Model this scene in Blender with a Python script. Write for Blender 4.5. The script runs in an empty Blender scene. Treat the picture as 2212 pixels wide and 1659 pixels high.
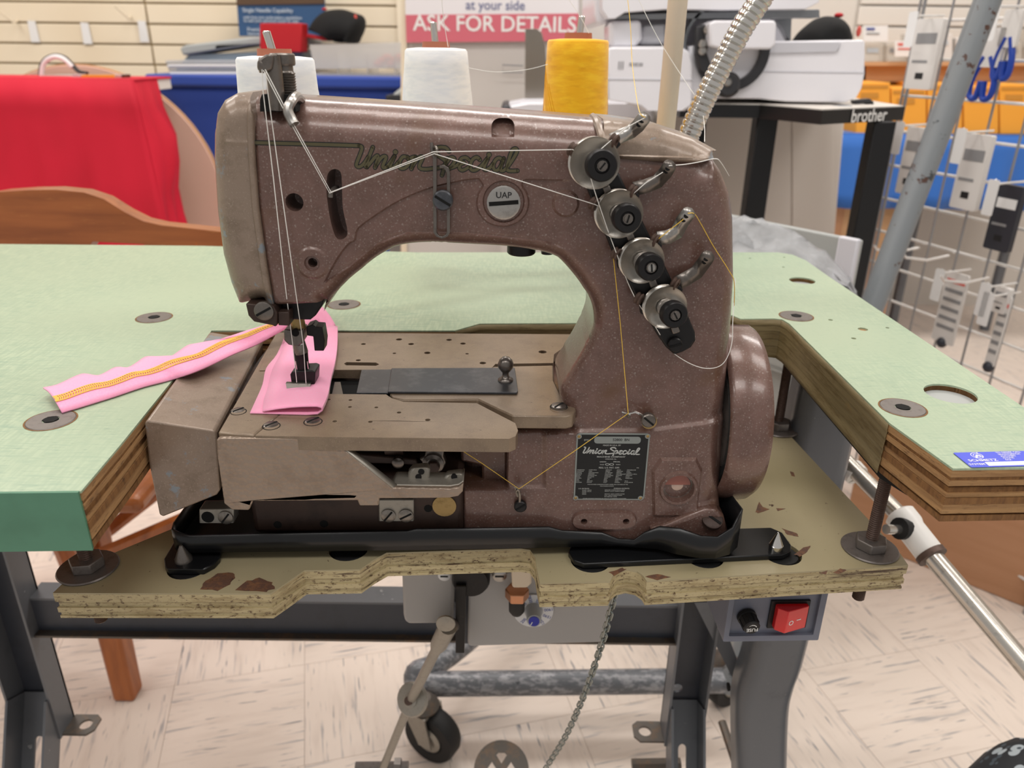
import bpy, bmesh, math, random
import numpy as np
from mathutils import Vector as V, Matrix
from mathutils.geometry import tessellate_polygon, delaunay_2d_cdt
random.seed(4)
SC = bpy.context.scene
COL = SC.collection
PI = math.pi
# ------------------------------------------------------------------ camera
FPX, PITCH, ROLL = 1660.0, math.radians(23.4), math.radians(.7)
EYE = V((0, 0, .223))                       # z = 0 is the table top
_fw = V((0, math.cos(PITCH), -math.sin(PITCH))); _u0 = V((0, math.sin(PITCH), math.cos(PITCH))); _r0 = V((1, 0, 0))
_ri = _r0 * math.cos(ROLL) + _u0 * math.sin(ROLL); _up = -_r0 * math.sin(ROLL) + _u0 * math.cos(ROLL)
cd = bpy.data.cameras.new('camera'); co = bpy.data.objects.new('camera', cd); COL.objects.link(co)
cd.sensor_width = 36; cd.lens = FPX / 2212 * 36; cd.clip_start = .02; cd.clip_end = 60
cd.dof.use_dof = True; cd.dof.focus_distance = .53; cd.dof.aperture_fstop = 9
co.matrix_world = Matrix(((_ri.x, _up.x, -_fw.x, EYE.x), (_ri.y, _up.y, -_fw.y, EYE.y), (_ri.z, _up.z, -_fw.z, EYE.z), (0, 0, 0, 1)))
SC.camera = co
# ------------------------------------------------------------------ light
SC.view_settings.view_transform = 'Standard'; SC.view_settings.look = 'None'
SC.view_settings.exposure = 0.0; SC.view_settings.gamma = 1.0; SC.view_settings.use_curve_mapping = False
w = bpy.data.worlds.new('room_air'); SC.world = w; w.use_nodes = True
w.node_tree.nodes['Background'].inputs[0].default_value = (1, .965, .93, 1)
w.node_tree.nodes['Background'].inputs[1].default_value = .46
def ceiling_lamp(x, y, sx, sy, e):
    l = bpy.data.lights.new('fluorescent_panel', 'AREA'); l.shape = 'RECTANGLE'; l.size = sx; l.size_y = sy; l.energy = e
    l.color = (1, .965, .925)
    o = bpy.data.objects.new('fluorescent_panel', l); COL.objects.link(o); o.location = (x, y, 1.85)
for x in (-1.9, -.1, 1.7):
    for y, e in ((-.75, 15), (.75, 15), (2.3, 24)):
        ceiling_lamp(x, y, 1.2, .5, e)
# ------------------------------------------------------------------ measuring: photo pixel -> point on a real plane
def ray(px, py): return _fw * FPX + _ri * (px - 1106) - _up * (py - 829.5)
def PZ(px, py, z=0.0):
    d = ray(px, py); return EYE + d * ((z - EYE.z) / d.z)
def PY(px, py, y):
    d = ray(px, py); return EYE + d * (y / d.y)
def PP(px, py, o, n):
    d = ray(px, py); return EYE + d * ((o - EYE).dot(n) / d.dot(n))
# ------------------------------------------------------------------ materials
def lin(c):
    if isinstance(c, str): c = [int(c[i:i + 2], 16) / 255 for i in (0, 2, 4)]
    return tuple(((x / 12.92) if x <= .04045 else ((x + .055) / 1.055) ** 2.4) for x in c[:3]) + (1,)
MATS = {}
def mat(name, col, rough=.5, metal=0.0, layers=(), bump=None, spec=.5, coat=0, trans=0, alpha=1, emit=None, ior=1.45, sheen=0):
    """layers: (kind, scale(xyz or number), low, high, colour[, rotation z]) mixed over the base colour; bump: (kind, scale, strength, distance)"""
    m = bpy.data.materials.new(name); m.use_nodes = True; N = m.node_tree.nodes; L = m.node_tree.links
    b = N['Principled BSDF']; I = b.inputs
    I['Base Color'].default_value = lin(col); I['Roughness'].default_value = rough; I['Metallic'].default_value = metal
    I['Specular IOR Level'].default_value = spec; I['Coat Weight'].default_value = coat; I['Transmission Weight'].default_value = trans
    I['Alpha'].default_value = alpha; I['IOR'].default_value = ior; I['Sheen Weight'].default_value = sheen
    I['Coat Roughness'].default_value = .15
    if emit: I['Emission Color'].default_value = lin(emit[0]); I['Emission Strength'].default_value = emit[1]
    tc = None
    def tex(kind, scale, rot=0):
        nonlocal tc
        if tc is None: tc = N.new('ShaderNodeTexCoord')
        mp = N.new('ShaderNodeMapping'); L.new(tc.outputs['Object'], mp.inputs['Vector'])
        mp.inputs['Scale'].default_value = scale if isinstance(scale, tuple) else (scale,) * 3
        mp.inputs['Rotation'].default_value = rot if isinstance(rot, tuple) else (0, 0, rot)
        if kind == 'voro':
            t = N.new('ShaderNodeTexVoronoi'); t.inputs['Scale'].default_value = 1; o = t.outputs['Distance']
        elif kind == 'wave':
            t = N.new('ShaderNodeTexWave'); t.inputs['Scale'].default_value = 1; t.inputs['Distortion'].default_value = 2.5
            t.inputs['Detail'].default_value = 3; t.inputs['Detail Scale'].default_value = 2; o = t.outputs['Fac']
        elif kind == 'plainwave':
            t = N.new('ShaderNodeTexWave'); t.inputs['Scale'].default_value = 1; o = t.outputs['Fac']
        else:
            t = N.new('ShaderNodeTexNoise'); t.inputs['Scale'].default_value = 1
            t.inputs['Detail'].default_value = {'noise': 4, 'soft': 1, 'rough': 9}[kind]
            t.inputs['Roughness'].default_value = .7 if kind == 'rough' else .5; o = t.outputs['Fac']
        L.new(mp.outputs[0], t.inputs['Vector']); return o
    prev = None
    for ly in layers:
        kind, sc, lo, hi, c2 = ly[:5]
        o = tex(kind, sc, ly[5] if len(ly) > 5 else 0)
        r = N.new('ShaderNodeMapRange'); r.inputs['From Min'].default_value = lo; r.inputs['From Max'].default_value = hi
        L.new(o, r.inputs['Value'])
        x = N.new('ShaderNodeMix'); x.data_type = 'RGBA'
        L.new(r.outputs[0], x.inputs[0]); x.inputs[7].default_value = lin(c2)
        if prev is None: x.inputs[6].default_value = lin(col)
        else: L.new(prev, x.inputs[6])
        prev = x.outputs[2]
    if prev is not None: L.new(prev, I['Base Color'])
    if bump:
        o = tex(bump[0], bump[1]); bn = N.new('ShaderNodeBump'); bn.inputs['Strength'].default_value = bump[2]
        bn.inputs['Distance'].default_value = bump[3]; L.new(o, bn.inputs['Height']); L.new(bn.outputs[0], I['Normal'])
    MATS[name] = m; return m
# ------------------------------------------------------------------ mesh helpers
class MB:
    """collects faces of one part; .ob() links them as one mesh object"""
    def __init__(s): s.v = []; s.f = []
    def add(s, vs, fs, M=None):
        k = len(s.v)
        s.v += [tuple((M @ V(p)) if M else p) for p in vs]; s.f += [tuple(i + k for i in f) for f in fs]; return s
    def box(s, c, d, M=None, taper=1.0):
        x, y, z = (a / 2 for a in d)
        vs = [(c[0] + sx * x * (taper if sz > 0 else 1), c[1] + sy * y * (taper if sz > 0 else 1), c[2] + sz * z) for sz in (-1, 1) for sy in (-1, 1) for sx in (-1, 1)]
        return s.add(vs, [(0, 2, 3, 1), (4, 5, 7, 6), (0, 1, 5, 4), (2, 6, 7, 3), (0, 4, 6, 2), (1, 3, 7, 5)], M)
    def span(s, a, b, M=None):
        return s.box([(p + q) / 2 for p, q in zip(a, b)], [abs(q - p) for p, q in zip(a, b)], M)
    def prism(s, outer, h0, h1, M=None, holes=(), cap=(True, True)):
        """outline (u,v) pushed from w=h0 to w=h1, then M"""
        outer = [tuple(p[:2]) for p in outer]; loops = [outer] + [[tuple(p[:2]) for p in h] for h in holes]
        flat = [p for l in loops for p in l]; n = len(flat)
        tris = tessellate_polygon([[V((p[0], p[1], 0)) for p in l] for l in loops])
        vs = [(p[0], p[1], h0) for p in flat] + [(p[0], p[1], h1) for p in flat]; fs = []
        area = sum(a[0] * b[1] - b[0] * a[1] for a, b in zip(outer, outer[1:] + outer[:1]))
        for t in tris:
            a, b, c = (flat[i] for i in t)
            ccw = (b[0] - a[0]) * (c[1] - a[1]) - (c[0] - a[0]) * (b[1] - a[1]) > 0
            t = tuple(t) if ccw else tuple(reversed(t))
            if cap[0]: fs.append(tuple(reversed(t)))
            if cap[1]: fs.append(tuple(i + n for i in t))
        k = 0
        for li, l in enumerate(loops):
            ar = sum(a[0] * b[1] - b[0] * a[1] for a, b in zip(l, l[1:] + l[:1]))
            for i in range(len(l)):
                a, b = k + i, k + (i + 1) % len(l)
                if (ar > 0) == (li == 0): fs.append((a, b, b + n, a + n))
                else: fs.append((b, a, a + n, b + n))
            k += len(l)
        if h1 < h0: fs = [tuple(reversed(f)) for f in fs]
        return s.add(vs, fs, M)
    def lathe(s, prof, seg=24, M=None, arc=(0, 2 * PI)):
        """profile (radius, height) around local z"""
        full = abs(arc[1] - arc[0] - 2 * PI) < 1e-6; ns = seg if full else seg + 1
        vs = []; fs = []
        for i in range(ns):
            a = arc[0] + (arc[1] - arc[0]) * i / seg
            vs += [(r * math.cos(a), r * math.sin(a), h) for r, h in prof]
        n = len(prof)
        for i in range(seg):
            j = (i + 1) % ns
            for k in range(n - 1): fs.append((i * n + k, j * n + k, j * n + k + 1, i * n + k + 1))
        if full and n > 2 and prof[0] != prof[-1]:
            for k, rev in ((0, True), (n - 1, False)):
                if prof[k][0] > 1e-6:
                    f = [i * n + k for i in range(ns)]; fs.append(tuple(reversed(f)) if rev else tuple(f))
        return s.add(vs, fs, M)
    def tube(s, path, r, seg=8, cap=True, closed=False, M=None, flat=None):
        pts = [V(p) for p in path]; n = len(pts); rs = r if isinstance(r, (list, tuple)) else [r] * n
        vs = []; fs = []; nrm = None
        for i, p in enumerate(pts):
            a = pts[i - 1] if (i or closed) else p; b = pts[(i + 1) % n] if (i < n - 1 or closed) else p
            t = (b - a)
            t = t.normalized() if t.length > 1e-9 else V((0, 0, 1))
            if nrm is None:
                nrm = V((0, 0, 1)) if abs(t.z) < .9 else V((1, 0, 0))
            nrm = (nrm - t * nrm.dot(t))
            nrm = nrm.normalized() if nrm.length > 1e-6 else t.orthogonal().normalized()
            bn = t.cross(nrm)
            for k in range(seg):
                a_ = 2 * PI * k / seg; ca, sa = math.cos(a_), math.sin(a_)
                if flat: ca *= flat
                vs.append(tuple(p + nrm * (rs[i] * ca) + bn * (rs[i] * sa)))
        for i in range(n if closed else n - 1):
            j = (i + 1) % n
            for k in range(seg):
                l = (k + 1) % seg; fs.append((i * seg + k, i * seg + l, j * seg + l, j * seg + k))
        if cap and not closed:
            fs.append(tuple(reversed(range(seg)))); fs.append(tuple((n - 1) * seg + k for k in range(seg)))
        return s.add(vs, fs, M)
    def grid(s, rows, M=None, thick=0):
        """rows of points -> quads"""
        m = len(rows[0]); vs = [tuple(p) for r in rows for p in r]; fs = []
        for i in range(len(rows) - 1):
            for k in range(m - 1): fs.append((i * m + k, i * m + k + 1, (i + 1) * m + k + 1, (i + 1) * m + k))
        return s.add(vs, fs, M)
    def ball(s, c, r, M=None, seg=12, sc=(1, 1, 1)):
        vs = []; fs = []; n = seg // 2
        for i in range(n + 1):
            t = PI * i / n
            for k in range(seg):
                p = 2 * PI * k / seg
                vs.append((c[0] + r * sc[0] * math.sin(t) * math.cos(p), c[1] + r * sc[1] * math.sin(t) * math.sin(p), c[2] + r * sc[2] * math.cos(t)))
        for i in range(n):
            for k in range(seg):
                l = (k + 1) % seg; fs.append((i * seg + k, (i + 1) * seg + k, (i + 1) * seg + l, i * seg + l))
        return s.add(vs, fs, M)
    def ob(s, name, m, parent=None, bev=0, smooth=35, seg=2, solid=0, label=None, weld=False):
        me = bpy.data.meshes.new(name); me.from_pydata(s.v, [], s.f)
        if weld:
            bm = bmesh.new(); bm.from_mesh(me); bmesh.ops.remove_doubles(bm, verts=bm.verts, dist=1e-6); bm.to_mesh(me); bm.free()
        me.validate(); me.update()
        return link(name, me, m, parent, bev, smooth, seg, solid, label)
def link(name, me, m, parent=None, bev=0, smooth=35, seg=2, solid=0, label=None):
    me.materials.clear(); me.materials.append(MATS[m] if isinstance(m, str) else m)
    o = bpy.data.objects.new(name, me); COL.objects.link(o)
    if smooth and len(me.polygons):
        me.polygons.foreach_set('use_smooth', [True] * len(me.polygons)); me.set_sharp_from_angle(angle=math.radians(smooth))
    if parent: hang(o, parent)
    if solid:
        x = o.modifiers.new('thickness', 'SOLIDIFY'); x.thickness = solid; x.offset = 0
    if bev:
        x = o.modifiers.new('edge', 'BEVEL'); x.width = bev; x.segments = seg; x.limit_method = 'ANGLE'; x.angle_limit = math.radians(40)
    if label: o['label'] = label
    return o
def hang(o, parent):
    o.parent = parent
    if parent.get('_world'): o.matrix_parent_inverse = Matrix.Translation(-V(parent.location))
def thing(name, label, cat, loc=(0, 0, 0), rotz=0, group=None, world=True):
    """an Empty at the thing's base; world=True: its parts are modelled in world coordinates"""
    o = bpy.data.objects.new(name, None); COL.objects.link(o); o.empty_display_size = .02
    o.location = loc; o.rotation_euler = (0, 0, rotz); o['label'] = label; o['category'] = cat
    if group: o['group'] = group
    if world and not rotz: o['_world'] = 1
    return o
def tag(o, label, cat, group=None):
    o['label'] = label; o['category'] = cat
    if group: o['group'] = group
    return o
def struct(o, label=None):
    o['kind'] = 'structure'
    if label: o['label'] = label
    return o
def frame(o, x, y=None, z=None):
    """matrix with origin o and local axes; any one missing axis is completed"""
    x = V(x).normalized() if x is not None else None
    if y is None: z = V(z).normalized(); y = z.cross(x)
    elif z is None: y = V(y).normalized(); z = x.cross(y)
    y = V(y).normalized(); z = V(z).normalized()
    return Matrix(((x.x, y.x, z.x, o[0]), (x.y, y.y, z.y, o[1]), (x.z, y.z, z.z, o[2]), (0, 0, 0, 1)))
def along(o, d):
    """matrix whose local z looks along d"""
    d = V(d).normalized(); x = d.orthogonal() if abs(d.z) < .999 else V((1, 0, 0))
    x = V((1, 0, 0)) - d * d.x if abs(d.x) < .9 else V((0, 1, 0)) - d * d.y
    return frame(o, x, None, d)
def ring(cx, cy, r, n=20, ry=None, a0=0):
    return [(cx + r * math.cos(a0 + 2 * PI * i / n), cy + (ry or r) * math.sin(a0 + 2 * PI * i / n)) for i in range(n)]
def rrect(x0, y0, x1, y1, r, n=4):
    out = []
    for cx, cy, a in ((x1 - r, y0 + r, -PI / 2), (x1 - r, y1 - r, 0), (x0 + r, y1 - r, PI / 2), (x0 + r, y0 + r, PI)):
        out += [(cx + r * math.cos(a + PI / 2 * i / n), cy + r * math.sin(a + PI / 2 * i / n)) for i in range(n + 1)]
    return out
def spline(pts, n=8, closed=False):
    """Catmull-Rom through points"""
    P = [V(p) for p in pts]; out = []; m = len(P)
    for i in range(m if closed else m - 1):
        g = lambda k: P[k % m] if closed else P[max(0, min(m - 1, k))]
        a, b, c, d = g(i - 1), g(i), g(i + 1), g(i + 2)
        for k in range(n):
            t = k / n
            out.append(.5 * ((2 * b) + (c - a) * t + (2 * a - 5 * b + 4 * c - d) * t * t + (3 * b - 3 * c + d - a) * t ** 3))
    if not closed: out.append(P[-1])
    return out
def inset(poly, d):
    """move an outline inwards by d (CCW)"""
    P = [V(p[:2]) for p in poly]; n = len(P); out = []
    if sum(a.x * b.y - b.x * a.y for a, b in zip(P, P[1:] + P[:1])) < 0: d = -d
    for i in range(n):
        a, b, c = P[i - 1], P[i], P[(i + 1) % n]
        e1 = (b - a).normalized(); e2 = (c - b).normalized()
        n1 = V((-e1.y, e1.x)); n2 = V((-e2.y, e2.x)); k = (n1 + n2)
        k = k / max(.4, 1 + n1.dot(n2)); out.append(tuple(b + k * d))
    return out
_font_cache = {}
def text_mesh(body, size, extrude=0.0, align='CENTER', spacing=1.0, bold=0.0, shear=0.0):
    c = bpy.data.curves.new('t', 'FONT'); c.body = body; c.size = size; c.align_x = align; c.align_y = 'CENTER'
    c.extrude = extrude; c.space_character = spacing; c.offset = bold; c.shear = shear; c.resolution_u = 3
    o = bpy.data.objects.new('t', c); COL.objects.link(o)
    dg = bpy.context.evaluated_depsgraph_get(); me = bpy.data.meshes.new_from_object(o.evaluated_get(dg))
    bpy.data.objects.remove(o); bpy.data.curves.remove(c); return me
def lettering(name, lines, M, m, parent, extrude=.0001):
    """lines: (text, x, y, size[, align, stretch]) -> ONE flat print on the plane M"""
    b = MB()
    for ln in lines:
        t, x, y, sz = ln[:4]; al = ln[4] if len(ln) > 4 else 'CENTER'; st = ln[5] if len(ln) > 5 else 1.0; rot = ln[6] if len(ln) > 6 else 0
        me = text_mesh(t, sz, align=al, bold=sz * .012)
        T = M @ Matrix.Translation((x, y, extrude)) @ Matrix.Rotation(rot, 4, 'Z') @ Matrix.Diagonal((st, 1, 1, 1))
        b.add([v.co[:] for v in me.vertices], [tuple(p.vertices) for p in me.polygons], T); bpy.data.meshes.remove(me)
    return b.ob(name, m, parent, smooth=0)
# ------------------------------------------------------------------ materials of the place
mat('brown_hammer', '6c5149', .30, .2, [('rough', (70, 70, 70), .42, .72, '5a4239'), ('voro', 480, .30, .10, '7f6d66'), ('rough', 620, .52, .72, '76635c'), ('noise', 24, .60, .78, '604330'), ('voro', 210, .15, .10, '84746d')], bump=('rough', 520, .22, .0006), coat=.55)
mat('taupe_paint', '877668', .34, .2, [('rough', 60, .48, .72, '716152'), ('noise', 900, .58, .75, '998a7c'), ('rough', 34, .58, .62, '7e858b')], bump=('rough', 380, .16, .0005), coat=.25)
mat('taupe_plate', '83725f', .34, .2, [('rough', 45, .45, .75, '6d5d4f'), ('noise', 1100, .60, .76, '9b8a7b'), ('rough', 160, .64, .68, '4a3d33')], bump=('noise', 900, .14, .0004), coat=.2)
mat('hammertone', '928172', .32, .35, [('rough', 40, .5, .75, '7f6d5e')], bump=('voro', 300, .6, .0016), coat=.25)
mat('dark_cast', '3a2b25', .5, .2, [('noise', 80, .5, .8, '241a17')], bump=('noise', 500, .2, .0005))
mat('steel', 'a9a6a2', .3, .9, [('rough', 120, .5, .8, '7d7a76')])
mat('bright_steel', 'd6d4d0', .18, 1.0)
mat('cast_alloy', '9c978e', .45, .6, [('rough', 200, .5, .8, '847f77')], bump=('noise', 900, .2, .0003))
mat('dark_steel', '716b66', .3, .75, [('rough', 90, .5, .8, '4e4945')])
mat('blued_steel', '4d4f54', .3, .75, [('rough', 60, .5, .75, '6b6c70')])
mat('black_oxide', '1d1c1d', .38, .4, [('rough', 160, .55, .8, '2c2a29')])
mat('black_enamel', '17181a', .28, .1, [('rough', 90, .6, .75, '26272a'), ('rough', 60, .735, .76, '77706a')], bump=('noise', 60, .1, .001))
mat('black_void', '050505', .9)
mat('rubber', '161617', .6)
mat('bolt_steel', '76706c', .4, .5, [('rough', 150, .5, .75, '5b534e')])
mat('rusty_bolt', '5c4a42', .5, .4, [('rough', 200, .5, .75, '42342b')])
mat('brass', 'a38a5c', .4, .7, [('rough', 200, .5, .8, '7d6840')])
mat('bronze_screw', '8d8780', .36, .8, [('rough', 220, .45, .7, '6a645e')])
mat('chrome', 'd6d3ce', .16, .95)
mat('satin_chrome', 'cac5bd', .27, .9, [('rough', 90, .55, .75, '9d968c')])
mat('green_laminate', '98ab92', .28, 0, [('noise', (420, 60, 60), .42, .62, 'a8b89d', .5), ('noise', (60, 420, 60), .5, .7, '859f8a', -.45), ('soft', 5, .4, .7, 'a2b298'), ('noise', (120, 700, 60), .62, .78, '6e8a77', .3)], bump=('noise', 600, .05, .0003), spec=.6)
mat('green_edging', '54826a', .32, 0, [('noise', 30, .5, .75, '4c765f'), ('rough', 200, .72, .76, '9dbfa6')])
mat('ply_pale', 'ad8659', .7, 0, [('rough', (14, 14, 260), .42, .7, '86623f'), ('rough', (70, 70, 400), .56, .70, '4e3420')], bump=('rough', (60, 60, 300), .6, .003))
mat('ply_dark', '8a6238', .75, 0, [('rough', (220, 220, 40), .42, .66, '694627'), ('rough', (90, 90, 120), .58, .72, '3b2717')], bump=('rough', (200, 200, 80), .7, .003))
mat('olive_edge', '80714f', .5, 0, [('rough', (22, 22, 200), .47, .62, '6a5a3a'), ('rough', (60, 60, 330), .62, .72, '473524'), ('rough', 40, .62, .72, '8a6f3f')], bump=('rough', (30, 30, 260), .4, .0015))
mat('olive_paint', 'a3987a', .33, 0, [('soft', 9, .4, .7, '968c6d'), ('rough', 34, .655, .662, '4d3a30'), ('rough', 230, .655, .68, '51422f')], bump=('noise', 300, .04, .0004))
mat('board_edge', 'b5a680', .5, 0, [('rough', (30, 30, 150), .48, .6, '9c8b66'), ('rough', (240, 240, 420), .54, .63, '5d4834'), ('rough', (10, 10, 330), .58, .64, '4a3728')], bump=('rough', (150, 150, 400), .4, .0015))
mat('brown_chip', '5a4034', .6, 0, [('rough', 180, .45, .65, '80583a'), ('rough', 90, .6, .68, '3d2b25')])
mat('frame_grey', '64676c', .36, .05, [('rough', 30, .55, .75, '585b60'), ('rough', 60, .66, .68, '97999a')])
mat('frame_dark', '3a3e47', .4, .05, [('rough', 40, .5, .8, '31343b')])
mat('frame_worn', '5c5650', .45, .3, [('rough', 60, .5, .65, '74604f'), ('rough', 120, .62, .7, '4e463f')])
mat('pipe_worn', '6a6d72', .45, .2, [('rough', (40, 90, 90), .48, .56, '9b9ca0'), ('rough', 60, .6, .66, '4f5258')])
mat('pipe_grey', '7b8084', .34, .05, [('rough', 36, .612, .618, '50382f'), ('rough', 19, .64, .645, '3d4347')])
mat('motor_grey', 'a5a3a2', .5, 0, bump=('noise', 900, .1, .0003))
mat('box_slate', '6b6f7d', .42)
mat('red_lens', 'd0141c', .22, 0, coat=.4)
mat('dial_white', 'd3d4d6', .45)
mat('knob_grey', 'a9abad', .4)
mat('ink_blue', '3a4a93', .6)
mat('deep_blue', '2a32a0', .4)
mat('ink_white', 'e8e8e6', .6)
mat('ink_black', '1a1a1c', .6)
mat('copper_nut', 'c08a6a', .3, .8)
mat('white_enamel', 'e6e4e0', .3, 0, [('rough', 30, .66, .67, '3a302c')])
mat('plate_black', '1e1f20', .4, .3)
mat('plate_metal', '8b918f', .4, .5)
mat('plate_print', 'b4b7b5', .5, .3)
mat('decal_olive', '504b34', .5)
mat('decal_edge', '141a1a', .5)
mat('thread_white', 'e9e7e2', .8, 0, sheen=.3)
mat('thread_yellow', 'e2b93e', .8, 0, sheen=.3)
mat('cone_white', 'ececec', .85, 0, [('noise', (60, 60, 220), .45, .7, 'dcdfe3', (.5, 0, 0)), ('noise', (60, 60, 220), .5, .75, 'e2e4e8', (-.5, .3, 0))], bump=('noise', (80, 80, 500), .2, .0004), sheen=.3)
mat('cone_yellow', 'f0b008', .85, 0, [('noise', (60, 60, 220), .45, .65, 'f7c11c', (.5, 0, 0)), ('noise', (60, 60, 220), .5, .75, 'e3a000', (-.5, .3, 0))], bump=('noise', (80, 80, 500), .25, .0004), sheen=.3)
mat('thread_shade', 'd9dce0', .85)
mat('thread_shade_y', 'd79a00', .85)
mat('cone_tube', 'a4644c', .6)
mat('cream_plastic', 'd2c3ae', .4, 0, [('noise', 8, .5, .7, 'c3b7a8')])
mat('pink_knit', 'f79ec3', .85, 0, [('noise', (900, 900, 900), .4, .7, 'f4a9c8')], bump=('noise', 1500, .25, .0004), sheen=.35)
mat('stitch_yellow', 'f2c664', .8)
mat('wood_chair', '9c5a2c', .32, 0, [('noise', (6, 60, 60), .4, .7, '824720'), ('rough', (20, 140, 140), .6, .75, 'b0733d')], coat=.3)
mat('wood_leg', 'a85f2c', .35, 0, [('noise', (60, 60, 8), .4, .7, '8c4c22')], coat=.3)
mat('red_cloth', 'cb1231', .75, 0, [('soft', 6, .4, .7, 'bb0d2a')])
mat('blue_cloth', '1f3f96', .7, 0, sheen=.3)
mat('blue_skirt', '2a66b8', .75, 0, sheen=.3)
mat('beige_board', 'd9b3a2', .5)
mat('slat_cream', 'e9dcc4', .5, 0, [('soft', 3, .4, .7, 'e3d4ba')])
mat('wall_white', 'd8d2ca', .7)
mat('panel_grey', 'cdc8c3', .6)
mat('groove', 'a89674', .7)
mat('tag_white', 'e4e4e4', .5)
mat('tag_text', '8a8a8c', .6)
mat('clear_tray', 'd8d4cc', .25, 0, alpha=.55)
mat('film', 'cfd0d4', .12, 0, alpha=.42)
mat('film_grey', 'c2c4c8', .12, .0, alpha=.5, bump=('rough', 14, .6, .02))
mat('tool_yellow', 'e2a02c', .4)
mat('tool_brown', '55402e', .5)
mat('poster_blue', '2e5078', .5)
mat('poster_pale', 'b9c3cc', .5)
mat('cap_black', '0b0b0c', .85)
mat('cap_red', 'b3121d', .6)
mat('bin_blue', '8a9aa6', .35, 0, alpha=.85)
mat('sign_white', 'e6e3e6', .4)
mat('sign_pink', 'cf6a78', .45)
mat('sign_navy', '6d7296', .5)
mat('machine_white', 'e9e8ee', .28, coat=.3)
mat('machine_shade', 'c9c9d0', .35)
mat('machine_dark', '3a3a3d', .35, .3)
mat('rail_grey', '8f9296', .3, .6)
mat('stand_black', '141416', .35)
mat('cabinet', 'd6cec6', .5)
mat('bin_grey', 'a2a5a3', .5)
mat('orange_box', 'f0a53a', .6)
mat('orange_label', 'c98a35', .6)
mat('carton', 'b98a68', .65, 0, [('noise', (3, 3, 40), .45, .7, 'b1825f')])
mat('carton_flap', 'c99f7c', .65)
mat('carton_ink', '3d3836', .7)
mat('shelf_white', 'e0dad2', .5)
mat('shelf_tan', 'c39a72', .6)
mat('wire_white', 'ecebe9', .2, .35)
mat('wire_grey', '9a9a9c', .3, .5)
mat('packet', 'd9d6d3', .4)
mat('packet_dark', '30323a', .35)
mat('packet_red', 'd4574d', .5)
mat('comb_blue', '1c3f9e', .35)
mat('camo_black', '1b1e22', .7, 0, [('voro', (38, 60, 60), .33, .31, '9aa3a8'), ('voro', (70, 90, 90), .28, .26, '3c454c')])
mat('glass_amber', 'b89c8c', .05, 0, coat=.8, spec=.8)
mat('sight_red', '9a5a4a', .15, coat=.6)
mat('steel_plate', '9a948c', .25, .9)
mat('belt_ink', 'a88a3e', .6)
mat('sticker_blue', '3f4fd2', .35)
mat('chain_zinc', '8d9390', .3, .8)
# floor tile with dark streaks, every tile shifted by its own random number
def tile_material():
    m = bpy.data.materials.new('vinyl_tile'); m.use_nodes = True; N = m.node_tree.nodes; L = m.node_tree.links; b = N['Principled BSDF']
    tc = N.new('ShaderNodeTexCoord'); oi = N.new('ShaderNodeObjectInfo'); mul = N.new('ShaderNodeMath'); mul.operation = 'MULTIPLY'; mul.inputs[1].default_value = 57.3
    L.new(oi.outputs['Random'], mul.inputs[0]); add = N.new('ShaderNodeVectorMath'); L.new(tc.outputs['Object'], add.inputs[0]); L.new(mul.outputs[0], add.inputs[1])
    def streak(sc, lo, hi):
        mp = N.new('ShaderNodeMapping'); mp.inputs['Scale'].default_value = sc; L.new(add.outputs[0], mp.inputs[0])
        t = N.new('ShaderNodeTexNoise'); t.inputs['Scale'].default_value = 1; t.inputs['Detail'].default_value = 3; L.new(mp.outputs[0], t.inputs['Vector'])
        r = N.new('ShaderNodeMapRange'); r.inputs['From Min'].default_value = lo; r.inputs['From Max'].default_value = hi; L.new(t.outputs['Fac'], r.inputs['Value']); return r.outputs[0]
    a = streak((9, 120, 40), .60, .72); c = streak((10, 70, 20), .5, .8); e = streak((16, 200, 60), .65, .71)
    def mix(f, x, col):
        n = N.new('ShaderNodeMix'); n.data_type = 'RGBA'; L.new(f, n.inputs[0]); n.inputs[7].default_value = lin(col)
        if isinstance(x, str): n.inputs[6].default_value = lin(x)
        else: L.new(x, n.inputs[6])
        return n.outputs[2]
    col = mix(e, mix(a, mix(c, 'e3d5c9', 'd5c6ba'), 'a8a3a2'), '7a7b82')
    L.new(col, b.inputs['Base Color']); b.inputs['Roughness'].default_value = .38; MATS['vinyl_tile'] = m
tile_material()
mat('floor_base', 'd8cabd', .5)
# ------------------------------------------------------------------ floor
ZF = -.84
fl = MB().span((-4, -.6, ZF - .05), (4.5, 5.2, ZF - .0032)).ob('floor', 'floor_base'); struct(fl, 'pale vinyl tile floor with grey streaks')
c0 = PZ(1963, 1404, ZF); c1 = PZ(2167, 1607, ZF); e1 = (c1 - c0).normalized(); e2 = V((-e1.y, e1.x, 0)); TS = .2286
tile_me = MB().box((0, 0, -.0015), (TS - .0007, TS - .0007, .003)).ob('tile', 'vinyl_tile', smooth=0); _tm = tile_me.data; bpy.data.objects.remove(tile_me)
n_t = 0
for i in range(-16, 10):
    for j in range(-10, 12):
        c = c0 + e1 * (TS * (i + .5)) + e2 * (TS * (j + .5)); d = c - EYE; z = d.dot(_fw)
        if z < .3 or c.y > 4.2: continue
        px = 1106 + FPX * d.dot(_ri) / z; py = 829.5 - FPX * d.dot(_up) / z
        if not (-260 < px < 2470 and py < 1900): continue
        if py < 1000 and px < 1500: continue
        if n_t >= 298: continue
        n_t += 1
        o = bpy.data.objects.new('tile', _tm); COL.objects.link(o); o.location = c
        o.rotation_euler = (0, 0, math.atan2(e1.y, e1.x) + (PI / 2 if (i + j) % 2 else 0)); o.parent = fl
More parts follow.
